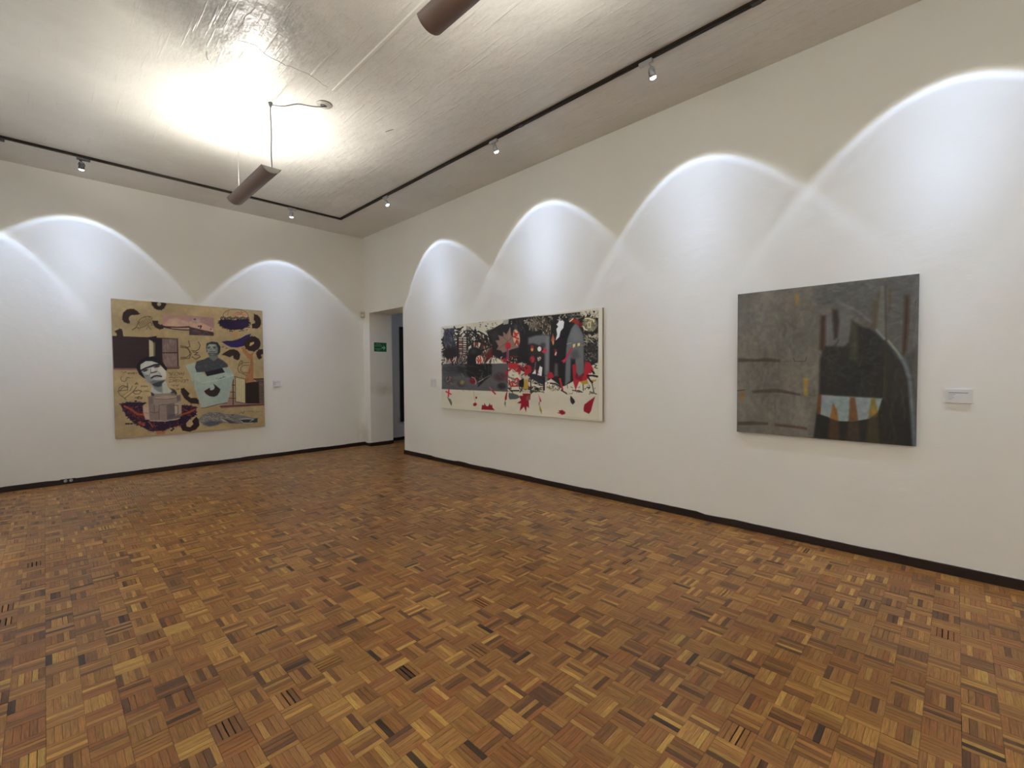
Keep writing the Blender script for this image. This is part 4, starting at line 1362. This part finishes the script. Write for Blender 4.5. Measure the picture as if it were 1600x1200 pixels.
P.scatter([(130, 126, 118), (90, 88, 80)], zN([(1200, 120), (1310, 105), (1300, 150), (1220, 160)]), 16, 7, 0.9, -0.2, 0.8)
P.scatter([CR, (170, 162, 140)], zN([(1100, 130), (1200, 112), (1180, 150), (1110, 165)]), 12, 2, 0.8)
# medallion and flecked patches
P.blob((108, 103, 88), zN([(1387, 200)])[0], 11.5, 11.5, 1, 0.15)
P.scatter([(170, 160, 126), (70, 66, 58), (140, 132, 106)], zN([(1330, 160), (1440, 150), (1440, 250), (1335, 250)]), 40, 5, 1.0, None, 0.8)
P.line((190, 180, 132), zN([(1345, 150), (1380, 150), (1420, 165), (1420, 180)]), 2.2)
P.line((190, 180, 132), zN([(1370, 190), (1370, 225), (1392, 228), (1392, 185), (1372, 183)]), 1.6)
P.line((200, 190, 160), zN([(1330, 220), (1345, 245), (1365, 250)]), 1.6)
P.scatter([(176, 166, 136), CR], zN([(1300, 95), (1456, 70), (1456, 135), (1300, 130)]), 60, 4, 1.1, 1.4, 1, 0.6)
P.scatter([(160, 150, 124), (110, 104, 90), (190, 182, 160)], zN([(1342, 300), (1458, 270), (1460, 340), (1345, 380)]), 55, 5, 0.8, None, 0.9)
P.scatter([(150, 142, 120), (90, 90, 92)], zN([(1342, 380), (1460, 350), (1460, 515), (1346, 515)]), 75, 3.5, 0.7, None, 0.8)
P.blob((36, 36, 40), zN([(1400, 405)])[0], 9, 6, 0.8, 0.4)
P.blob((60, 62, 68), zN([(1430, 480)])[0], 8, 8, 0.5, 0.8)
P.poly((192, 180, 116), zN([(1243, 375), (1264, 368), (1262, 395), (1244, 404)]))
P.poly((192, 182, 112), zN([(1283, 365), (1304, 362), (1304, 384), (1284, 392)]))
P.line((128, 112, 70), zN([(1310, 385), (1345, 380)]), 0.8)
P.line((166, 42, 60), zN([(1236, 410), (1205, 460), (1178, 510)]), 2.6)
P.poly((172, 44, 60), zN([(1190, 490), (1180, 525), (1160, 540), (1162, 522), (1145, 520), (1168, 505)]))
# red, cream and black tumble along the lower middle
low = zN([(688, 560), (860, 560), (1000, 640), (1005, 790), (690, 788)])
P.poly((168, 160, 140), zN([(690, 640), (720, 588), (780, 600), (860, 640), (1000, 700), (1005, 792), (690, 790)]), 1, 0.8)
P.scatter([BK, (50, 44, 40)], low, 75, 8, 1.2, None, 1)
P.scatter([RD, (120, 28, 32)], zN([(690, 545), (890, 560), (880, 640), (700, 600)]), 40, 6, 1.8)
P.poly(RD, zN([(686, 538), (772, 540), (792, 566), (740, 592), (690, 580)]), 1, 0.7)
P.poly((140, 30, 36), zN([(826, 556), (886, 566), (890, 622), (834, 652)]), 1, 0.7)
P.poly(CR, zN([(770, 545), (800, 530), (850, 545), (820, 575), (790, 560)]), 0.8, 1)
P.scatter(BK, zN([(770, 530), (860, 530), (860, 590), (780, 590)]), 14, 4, 0.8)
hillc = zN([(692, 625), (722, 590), (770, 622), (800, 680), (790, 700), (730, 690), (695, 710)])
P.poly((194, 188, 168), hillc)
P.scatter([BK], hillc, 16, 4, 0.7, 0.6)
for q in ([(735, 705), (760, 715), (785, 690), (770, 670), (745, 680)], [(720, 700), (735, 740), (780, 735)], [(700, 690), (715, 740), (760, 745)]):
    P.line((160, 36, 44), zN(q), 2.2)
P.poly((22, 20, 22), zN([(788, 690), (825, 670), (830, 745), (790, 745)]))
P.poly((164, 130, 56), zN([(832, 682), (860, 676), (866, 760), (822, 762)]))
P.poly((36, 38, 46), zN([(856, 642), (880, 622), (940, 640), (1000, 690), (1000, 728), (920, 690)]))
P.poly((214, 206, 206), zN([(942, 640), (962, 562), (984, 575), (978, 650)]))
P.poly((206, 198, 190), zN([(896, 630), (925, 590), (930, 632)]))
P.line(RD, zN([(940, 600), (955, 630)]), 1.0)
P.line((96, 70, 74), zN([(925, 530), (920, 580), (910, 600)]), 2.0)
P.poly(CR, zN([(870, 700), (1000, 745), (1000, 760), (868, 730)]))
P.poly(CR, zN([(720, 745), (785, 742), (784, 770), (720, 772)]))
P.line(BK, zN([(720, 778), (785, 776)]), 2.0)
P.scatter([BK], zN([(860, 740), (1000, 750), (1000, 790), (870, 785)]), 16, 6, 1.0, 0.3, 1, 0.3)
P.line(BK, zN([(886, 680), (888, 790)]), 1.6)
P.line((40, 22, 26), zN([(1002, 660), (1000, 768)]), 2.6)
# lower right
P.poly(CR, zN([(1008, 705), (1060, 672), (1100, 700), (1150, 740), (1200, 800), (1008, 800)]), 1, 0.7)
P.poly((150, 34, 44), zN([(1025, 640), (1045, 610), (1070, 620), (1085, 655), (1060, 672), (1028, 664)]))
P.blob((198, 192, 174), zN([(1040, 712)])[0], 5, 4, 1, 0.2)
P.line((40, 36, 36), zN([(1055, 710), (1100, 715), (1150, 745)]), 2.4)
P.poly((176, 162, 122), zN([(1015, 745), (1060, 740), (1105, 775), (1060, 780)]), 0.8, 0.8)
P.scatter([(60, 52, 46)], zN([(1020, 700), (1140, 730), (1140, 770), (1030, 770)]), 22, 4, 0.7)
P.line((160, 38, 52), zN([(1136, 672), (1160, 765)]), 2.8)
P.line(BK, zN([(1150, 770), (1200, 800)]), 2.0)
P.poly(CR, zN([(1180, 735), (1250, 700), (1290, 690), (1340, 680), (1465, 540), (1465, 800), (1200, 800)]), 1, 0.7)
P.poly((150, 32, 46), zN([(1240, 552), (1272, 540), (1276, 640), (1336, 640), (1350, 520), (1392, 530), (1424, 588), (1360, 690), (1300, 696), (1272, 768), (1252, 702)]), 1, 0.7)
P.poly((88, 20, 28), zN([(1262, 640), (1340, 630), (1320, 690), (1268, 670)]), 0.7, 1.4)
P.poly(GR, zN([(1278, 540), (1338, 540), (1338, 620), (1300, 650), (1280, 620)]), 0.9, 1.2)
P.poly((164, 128, 50), zN([(1310, 695), (1372, 678), (1382, 712), (1332, 720)]))
P.poly((164, 128, 50), zN([(1396, 680), (1450, 676), (1444, 690), (1400, 700)]))
P.poly((30, 28, 28), zN([(1396, 590), (1424, 600), (1440, 628), (1420, 630)]))
P.line((28, 26, 26), zN([(1372, 645), (1410, 640), (1456, 650)]), 3.0)
P.line((28, 26, 26), zN([(1380, 660), (1400, 690), (1415, 700)]), 2.6)
P.line(CR, zN([(1385, 628), (1415, 630)]), 1.8)
for q in ([(1420, 525), (1455, 530)], [(1425, 545), (1450, 555), (1430, 570), (1455, 580)], [(1245, 770), (1330, 785)], [(1270, 775), (1300, 770), (1330, 785)], [(1370, 740), (1390, 750)], [(1395, 780), (1450, 800)], [(1410, 700), (1430, 790)], [(1335, 720), (1338, 770)], [(1375, 745), (1395, 742), (1382, 756)]):
    P.line((34, 30, 30), zN(q), 1.3)
P.scatter([(60, 54, 48)], zN([(1190, 740), (1460, 700), (1460, 800), (1210, 800)]), 22, 3.5, 0.6)
# blurred shapes in the grey band
P.blob((44, 43, 45), zN([(205, 600)])[0], 14, 8, 0.8, 0.7)
P.poly((25, 23, 25), zN([(318, 552), (548, 550), (548, 640), (432, 748), (424, 700), (335, 655)]), 1, 1.2)
P.poly((32, 30, 32), zN([(240, 560), (340, 560), (330, 660), (250, 620)]), 0.7, 3)
P.line((70, 70, 54), zN([(515, 560), (520, 640)]), 0.7, 0.7)
P.line((96, 92, 70), zN([(490, 560), (492, 600)]), 0.7, 0.6)
P.scatter([(110, 106, 96)], zN([(440, 600), (480, 600), (480, 680), (440, 680)]), 10, 2.5, 0.5)
P.line((176, 166, 152), zN([(432, 706), (475, 680)]), 0.9)
P.line((130, 116, 106), zN([(475, 678), (536, 644)]), 0.8)
P.line((120, 120, 122), zN([(288, 635), (308, 660)]), 0.7)
P.blob((60, 46, 48), zN([(180, 690)])[0], 6.6, 6, 0.9, 0.4)
P.scatter([(110, 80, 76), (120, 116, 104), (50, 40, 42)], zN([(155, 665), (205, 665), (205, 720), (155, 720)]), 16, 3, 0.8)
P.blob((54, 44, 44), zN([(285, 720)])[0], 6, 5, 0.8, 0.5)
P.blob((146, 132, 62), zN([(293, 710)])[0], 3.2, 3.0, 0.9, 0.6)
P.blob((96, 20, 26), zN([(387, 692)])[0], 5.2, 5.4, 1, 0.2, 0.6)
P.line((196, 170, 166), zN([(375, 662), (400, 672), (414, 700), (410, 722)]), 0.8)
P.blob((64, 42, 46), zN([(618, 660)])[0], 8.6, 6.6, 0.9, 0.4)
P.blob((38, 32, 36), zN([(636, 740)])[0], 6.6, 5.0, 0.95, 0.3)
P.poly((160, 36, 44), zN([(645, 610), (690, 608), (690, 640), (660, 628)]), 0.9)
P.line((128, 36, 46), zN([(676, 640), (676, 690)]), 2.6)
P.scatter([(60, 60, 63), (94, 94, 98)], zN([(120, 552), (684, 548), (684, 784), (120, 766)]), 90, 12, 1.6, 0.1, 0.22)
# falling leaves on the cream strip
P.line((186, 44, 66), zN([(180, 770), (176, 832)]), 2.2)
P.line((186, 44, 66), zN([(156, 790), (198, 812)]), 2.2)
P.poly((86, 80, 70), zN([(166, 836), (198, 858), (210, 890), (204, 914), (186, 880)]))
P.line((180, 164, 116), zN([(392, 785), (402, 840), (412, 875)]), 1.5)
P.blob((96, 24, 28), zN([(418, 840)])[0], 1.3, 1.8)
P.blob((126, 22, 32), zN([(408, 898)])[0], 3.0, 2.6, 1, 0.15, -0.6)
P.poly((126, 20, 32), zN([(464, 942), (470, 902), (486, 906), (490, 886), (502, 908), (518, 915), (528, 906), (533, 886), (544, 906), (556, 900), (560, 924), (580, 946)]))
P.line((160, 34, 48), zN([(540, 765), (582, 806)]), 2.2)
P.line((166, 100, 108), zN([(530, 745), (548, 770)]), 1.5, 0.7)
P.poly((140, 36, 40), zN([(686, 782), (682, 850), (668, 868), (664, 840), (674, 800)]))
P.poly((110, 112, 104), zN([(664, 868), (676, 876), (672, 922), (660, 890)]))
P.poly((74, 80, 77), zN([(697, 796), (740, 800), (780, 815), (794, 836), (760, 850), (705, 852), (697, 830)]))
P.poly((124, 18, 32), z5([(440, 735), (610, 735), (600, 870), (572, 862), (580, 1035), (532, 1000), (520, 1122), (475, 1010), (390, 1095), (415, 945), (330, 935), (412, 880), (370, 782), (450, 782)]))
P.poly((112, 76, 70), z5([(520, 790), (590, 765), (590, 850), (540, 890), (510, 860)]), 0.9)
P.poly((170, 40, 56), z5([(768, 748), (832, 870), (832, 908), (802, 905), (790, 820)]))
P.poly((120, 112, 92), z5([(780, 910), (805, 915), (800, 980), (778, 970)]))
P.poly((158, 128, 50), z5([(790, 940), (850, 1090), (846, 1165), (800, 1070)]))
P.poly((42, 28, 32), z5([(1440, 770), (1520, 860), (1532, 910), (1485, 956), (1445, 912), (1430, 850)]))
P.poly((124, 16, 30), z5([(1165, 1130), (1222, 1114), (1190, 1085), (1270, 1070), (1332, 1110), (1332, 1150), (1270, 1172), (1215, 1142)]))
P.poly((126, 16, 32), z6([(1080, 650), (1040, 780), (1000, 950), (960, 1010), (930, 1000), (850, 960), (845, 900), (860, 820), (960, 740)]))
P.poly((196, 192, 180), zN([(1458, 60), (1492, 54), (1506, 1036), (1470, 1030)]))
P.line((150, 142, 124), zN([(1180, 995), (1468, 1022)]), 0.4, 0.6)
P.line((156, 148, 130), zN([(1460, 70), (1470, 1020)]), 0.4, 0.6)
canvas('abstract_painting', P, (-0.035, -2.6289, 2.2223), (0, -1, 0), (0, 0, 1), 3.0694, 1.3207, (-1, 0, 0), 0.032, PAINT_GAIN[1], (150, 128, 105),
       'long white, black and red abstract painting with leaves falling along its pale lower strip')

# --- dark grey painting at the right
QR = [(1152.3, 460.4), (1437, 427.6), (1430.5, 697), (1152.3, 675)]
P = Paint(340, 340, QR, (90, 86, 79), 9)
zT = Zoom(1130, 410, 3.8095)
zQ3 = Zoom(1145, 560, 10.0)
P.noise(0.30, (4, 9, 26), None, (1, 0.6))
P.scatter([(98, 92, 84), (82, 78, 74), (92, 86, 72), (100, 96, 90)], zT([(90, 200), (560, 150), (570, 1040), (90, 1000)]), 160, 34, 5, math.pi / 2, 0.25, 0.3)
P.poly((72, 71, 69), zT([(540, 150), (700, 125), (1168, 70), (1150, 1090), (1100, 800), (960, 480), (880, 380), (740, 280), (560, 260)]), 0.9, 6)
P.scatter([(88, 86, 83), (62, 61, 60), (80, 76, 70)], zT([(540, 150), (1160, 75), (1150, 500), (900, 390), (740, 280), (560, 260)]), 120, 24, 3, -0.1, 0.3, 0.5)
P.scatter([(98, 97, 100), (84, 84, 80)], zT([(1120, 120), (1165, 110), (1150, 900), (1110, 640)]), 20, 30, 4, math.pi / 2, 0.3, 0.2)
P.poly((84, 83, 84), zT([(610, 330), (750, 300), (770, 420), (740, 500), (620, 510), (600, 420)]), 0.7, 4)
P.poly((34, 32, 31), zT([(578, 580), (606, 500), (720, 505), (752, 480), (770, 352), (830, 385), (890, 402), (960, 470), (1010, 530), (965, 620), (957, 812), (572, 792)]), 1, 2.6)
P.poly((42, 40, 36), zT([(960, 470), (1070, 605), (1105, 720), (1118, 840), (1128, 1095), (540, 1052), (560, 900), (572, 792), (955, 812)]), 1, 2.6)
P.poly((32, 30, 30), zT([(950, 815), (1100, 810), (1125, 1093), (930, 1080)]), 0.9, 2.5)
P.poly((30, 30, 29), zT([(560, 900), (690, 945), (870, 935), (940, 880), (940, 1085), (542, 1050)]), 0.9, 1.5)
P.scatter([(46, 44, 42), (26, 25, 25), (52, 49, 46)], zT([(600, 520), (760, 500), (830, 400), (960, 480), (950, 790), (590, 780)]), 70, 24, 4, None, 0.3)
P.scatter([(52, 48, 38), (34, 32, 32)], zT([(980, 540), (1070, 620), (1100, 1060), (960, 1060)]), 40, 34, 4, math.pi / 2, 0.35, 0.2)
P.poly((52, 34, 25), zT([(582, 318), (612, 318), (608, 480), (600, 540), (574, 520)]), 0.9, 2.6)
P.poly((44, 34, 27), zT([(652, 282), (682, 285), (692, 350), (682, 450), (662, 462), (652, 350)]), 0.9, 2.6)
P.poly((60, 58, 42), zT([(762, 346), (802, 372), (800, 590), (752, 575)]), 0.75, 3.4)
P.poly((70, 60, 44), zT([(890, 250), (912, 205), (945, 138), (932, 300), (912, 412), (885, 402)]), 0.75, 3.4)
P.poly((92, 92, 82), zT([(922, 300), (940, 140), (962, 140), (966, 450), (915, 410)]), 0.6, 2.5)
P.line((54, 40, 32), zT([(968, 140), (970, 480), (962, 820)]), 2.6, 0.55, 1.6)
P.poly((70, 56, 40), zT([(985, 160), (1005, 160), (1000, 280), (985, 300)]), 0.6, 2)
P.poly((52, 36, 25), zT([(1082, 195), (1112, 195), (1104, 360), (1092, 520), (1064, 585), (1074, 400)]), 0.9, 3.0)
P.line((90, 89, 86), zT([(680, 235), (790, 285), (880, 355)]), 4.0, 0.7, 2.0)
P.line((98, 102, 108), zT([(915, 405), (960, 455)]), 4.0, 0.9, 1.4)
P.line((112, 116, 104), zT([(985, 470), (1030, 525), (1065, 575)]), 3.6, 0.9, 1.2)
P.poly((56, 54, 50), zT([(1090, 560), (1150, 500), (1140, 1090), (1120, 1000)]), 0.7, 5)
P.line((88, 96, 101), zT([(1060, 565), (1090, 625), (1110, 690), (1120, 820), (1130, 960), (1136, 1090)]), 5.4, 0.9, 2.6)
P.poly((110, 121, 121), zT([(584, 792), (946, 812), (922, 890), (872, 930), (780, 947), (690, 946), (622, 920), (580, 906)]), 1, 0.9)
P.poly((118, 122, 132), zT([(588, 795), (650, 797), (640, 850), (590, 860)]), 0.6, 3)
P.poly((118, 120, 130), zT([(800, 810), (866, 812), (850, 930), (806, 930)]), 0.5, 3)
for up, lo, cu, cl in (([(567, 790), (588, 792), (580, 906), (564, 905)], None, (94, 52, 28), None),
                       ([(656, 838), (680, 880), (688, 948), (636, 930)], [(636, 930), (688, 948), (694, 1056), (628, 1050)], (112, 74, 34), (72, 48, 29)),
                       ([(756, 802), (786, 805), (806, 946), (748, 946)], [(748, 946), (806, 946), (816, 1062), (732, 1060)], (92, 60, 34), (58, 46, 38)),
                       ([(882, 808), (904, 810), (920, 888), (864, 930)], [(864, 930), (920, 890), (932, 1082), (848, 1072)], (104, 88, 42), (56, 49, 33))):
    P.poly(cu, zT(up), 0.92, 1.5)
    if lo: P.poly(cl, zT(lo), 0.8, 2.6)
P.blob((140, 98, 36), zT([(895, 895)])[0], 5, 5, 0.7, 0.8)
BRN = (58, 47, 39)
P.poly(BRN, zT([(90, 574), (200, 580), (260, 572), (342, 582), (342, 598), (260, 594), (90, 596)]), 0.9, 1.3)
P.line((70, 62, 52), zT([(345, 592), (500, 592)]), 0.8, 0.6)
P.line(BRN, zT([(420, 574), (428, 592), (490, 592), (498, 568)]), 1.2, 0.9)
P.poly(BRN, zT([(172, 768), (250, 758), (320, 755), (400, 772), (462, 785), (462, 796), (390, 784), (320, 776), (180, 782)]), 0.9, 1.3)
P.line((70, 62, 54), zT([(460, 792), (580, 796)]), 0.9, 0.7)
P.poly(BRN, zT([(90, 952), (180, 948), (270, 956), (270, 968), (90, 972)]), 0.9, 1.3)
P.poly((66, 50, 38), zT([(310, 960), (480, 980), (502, 984), (502, 1000), (470, 992), (310, 976)]), 0.9, 1.3)
P.poly((116, 94, 48), zT([(424, 190), (452, 192), (448, 262), (432, 262)]), 0.85, 1.6)
P.poly((134, 110, 46), zT([(478, 690), (506, 692), (504, 796), (484, 796)]), 0.85, 1.8)
P.poly((110, 86, 46), zT([(104, 762), (130, 762), (124, 830), (104, 830)]), 0.85, 1.6)
P.line((54, 36, 30), zT([(86, 768), (130, 762)]), 1.4, 0.9)
P.noise(0.12, (40, 90))
canvas('dark_painting', P, (-0.035, -7.1719, 2.1944), (0, -1, 0), (0, 0, 1), 1.2582, 1.2791, (-1, 0, 0), 0.032, PAINT_GAIN[2], (70, 66, 58),
       'dark grey and black abstract painting with a pale half disc and ochre bars')

# ------------------------------------------------------------------ wall labels, sensor, exit sign, socket
M_LABEL = plain('label_card', (0.74, 0.73, 0.73), 0.5)
M_INK = plain('grey_print', (0.16, 0.16, 0.18), 0.7)
M_INKL = plain('light_grey_print', (0.42, 0.42, 0.44), 0.7)


def wall_label(wall, a0, a1, z0, z1, label, dark_title):
    """small caption card: a = coordinate along the wall from the viewer's left to right"""
    if wall == 'right':
        root = empty('wall_label', (0, (a0 + a1) / 2, z0))
        put = lambda u, w, d: (-d, -u, w)
    else:
        root = empty('wall_label', ((a0 + a1) / 2, 0, z0))
        put = lambda u, w, d: (u, -d, w)
    tag(root, label, 'label', 'caption cards beside the paintings')
    W, Hh = abs(a1 - a0), z1 - z0

    def slab(u0, u1, w0, w1, d0, d1):
        v = [put(u, w, d) for d in (d0, d1) for w in (w0, w1) for u in (u0, u1)]
        return v, [(0, 2, 3, 1), (4, 5, 7, 6), (0, 1, 5, 4), (2, 6, 7, 3), (0, 4, 6, 2), (1, 3, 7, 5)]
    MB().add(*slab(-W / 2, W / 2, 0, Hh, 0.001, 0.018)).build('card', M_LABEL, root)
    t = MB().add(*slab(-W * 0.40, W * 0.34, Hh * 0.72, Hh * (0.765 if dark_title else 0.75), 0.018, 0.0184))
    t.build('title_line', M_INK if dark_title else M_INKL, root)
    t = MB()
    for k in range(4):
        w = Hh * (0.60 - 0.12 * k)
        t.add(*slab(-W * 0.40, -W * 0.40 + W * (0.26, 0.20, 0.24, 0.15)[k], w, w + Hh * 0.035, 0.018, 0.0184))
    t.build('print_lines', M_INKL, root)


wall_label('right', -8.585, -8.722, 1.250, 1.346, 'white caption card beside the dark grey painting', True)
wall_label('right', -2.305, -2.440, 1.236, 1.369, 'small white caption card between the doorway and the long painting', False)
wall_label('left', -1.738, -1.617, 1.246, 1.349, 'small white caption card beside the collage painting', False)

# motion sensor set across the room corner
root = empty('motion_sensor', (-0.035, -0.035, 2.585))
tag(root, 'small ivory motion detector in the room corner beside the doorway', 'sensor')
root.rotation_euler.z = math.radians(-45)
MB().bevbox(-0.036, 0.036, -0.030, 0.030, 0.0, 0.125, 0.008).build('housing', M_IVORY, root)
v = []
for k in range(9):
    t = math.pi * k / 8
    v.append((0.026 * math.cos(t), -0.030 - 0.010 * math.sin(t)))
mb = MB()
mb.add([(x, y, z) for z in (0.022, 0.066) for x, y in v], [(i, i + 9, i + 10, i + 1) for i in range(8)] + [tuple(range(9)), tuple(range(17, 8, -1))], True)
mb.build('detector_window', M_WHITE, root)
MB().box(-0.007, 0.007, -0.032, -0.029, 0.088, 0.100).build('indicator', M_DGREY, root)


# exit-route sign on the reveal of the doorway
M_GREEN = plain('green_sign', (0.010, 0.115, 0.035), 0.4)
M_SIGNW = plain('pale_green_print', (0.42, 0.62, 0.45), 0.5)
SX0, SX1, SZ0, SZ1 = 0.092, 0.372, 1.905, 2.088
root = empty('exit_sign', ((SX0 + SX1) / 2, DY1, SZ0))
tag(root, 'green evacuation route sign with a white arrow on the doorway reveal', 'sign')
sw, sh = SX1 - SX0, SZ1 - SZ0
MB().bevbox(-sw / 2, sw / 2, -0.004, 0, 0, sh, 0.001).build('sign_plate', M_GREEN, root)


def lettering(txt, size, x, z, m, parent, name='lettering'):
    cu = bpy.data.curves.new(name, 'FONT')
    cu.body = txt
    cu.size = size
    cu.align_x = 'CENTER'
    cu.align_y = 'CENTER'
    cu.extrude = 0.0003
    tmp = bpy.data.objects.new('tmp', cu)
    COL.objects.link(tmp)
    bpy.context.view_layer.update()
    me = bpy.data.meshes.new_from_object(tmp.evaluated_get(bpy.context.evaluated_depsgraph_get()))
    bpy.data.objects.remove(tmp)
    me.materials.clear()
    me.materials.append(m)
    ob = bpy.data.objects.new(name, me)
    COL.objects.link(ob)
    ob.parent = parent
    ob.rotation_euler = (math.pi / 2, 0, 0)
    ob.location = (x, -0.0045, z)
    return ob


lettering('RUTA DE', 0.026, -0.045, sh * 0.82, M_SIGNW, root)
lettering('EVACUACIÓN', 0.026, -0.045, sh * 0.63, M_SIGNW, root)
lettering('EVACUATION', 0.024, -0.045, sh * 0.30, M_SIGNW, root)
lettering('ROUTE', 0.024, -0.045, sh * 0.15, M_SIGNW, root)
a = [(0.030, 0.012), (0.085, 0.012), (0.060, 0.040), (0.080, 0.040), (0.117, 0.0), (0.080, -0.040), (0.060, -0.040), (0.085, -0.012), (0.030, -0.012)]
zc = sh * 0.44
mb = MB().add([(x, y, zc + z) for y in (-0.0048, -0.004) for x, z in a], [tuple(range(9)), tuple(range(17, 8, -1))] + [(i, i + 9, (i + 1) % 9 + 9, (i + 1) % 9) for i in range(9)])
mb.build('arrow', M_SIGNW, root)

# low socket let into the baseboard
root = empty('wall_socket', (-4.365, 0, 0.02))
tag(root, 'low double wall socket with two pale round outlets in the baseboard', 'socket')
MB().bevbox(-0.075, 0.075, -0.020, 0.0, 0.0, 0.052, 0.003).build('box', M_BASE, root)
for x in (-0.024, 0.030):
    MB().lathe([(0.019, 0.0), (0.019, 0.004), (0.012, 0.006), (0.012, 0.003)], 18, Matrix.Translation((x, -0.020, 0.027)) @ Matrix.Rotation(math.pi / 2, 4, 'X')).build('outlet', M_GREY, root)

# ------------------------------------------------------------------ the next room seen through the doorway
root = empty('dark_canvas', (1.75, 0.056, 0.40))
tag(root, 'tall near-black canvas on the far wall seen through the doorway', 'canvas')
MB().bevbox(-0.895, 0.85, -0.045, 0, 0, 2.07, 0.004).build('canvas_face', M_BLACK, root)

root = empty('next_room_fill_lamp', (2.3, -2.4, H))  # invented lamp, added to give the next room its cool light
tag(root, 'added cool white fill lamp lighting the next room, unseen behind the wall', 'lamp')
MB().bevbox(-0.32, 0.32, -0.32, 0.32, -0.06, 0, 0.008).build('lamp_body', M_WHITE, root)
MB().box(-0.29, 0.29, -0.29, 0.29, -0.066, -0.060).build('diffuser', emissive('cool_diffuser', (0.72, 0.84, 1.0), 5.0), root)
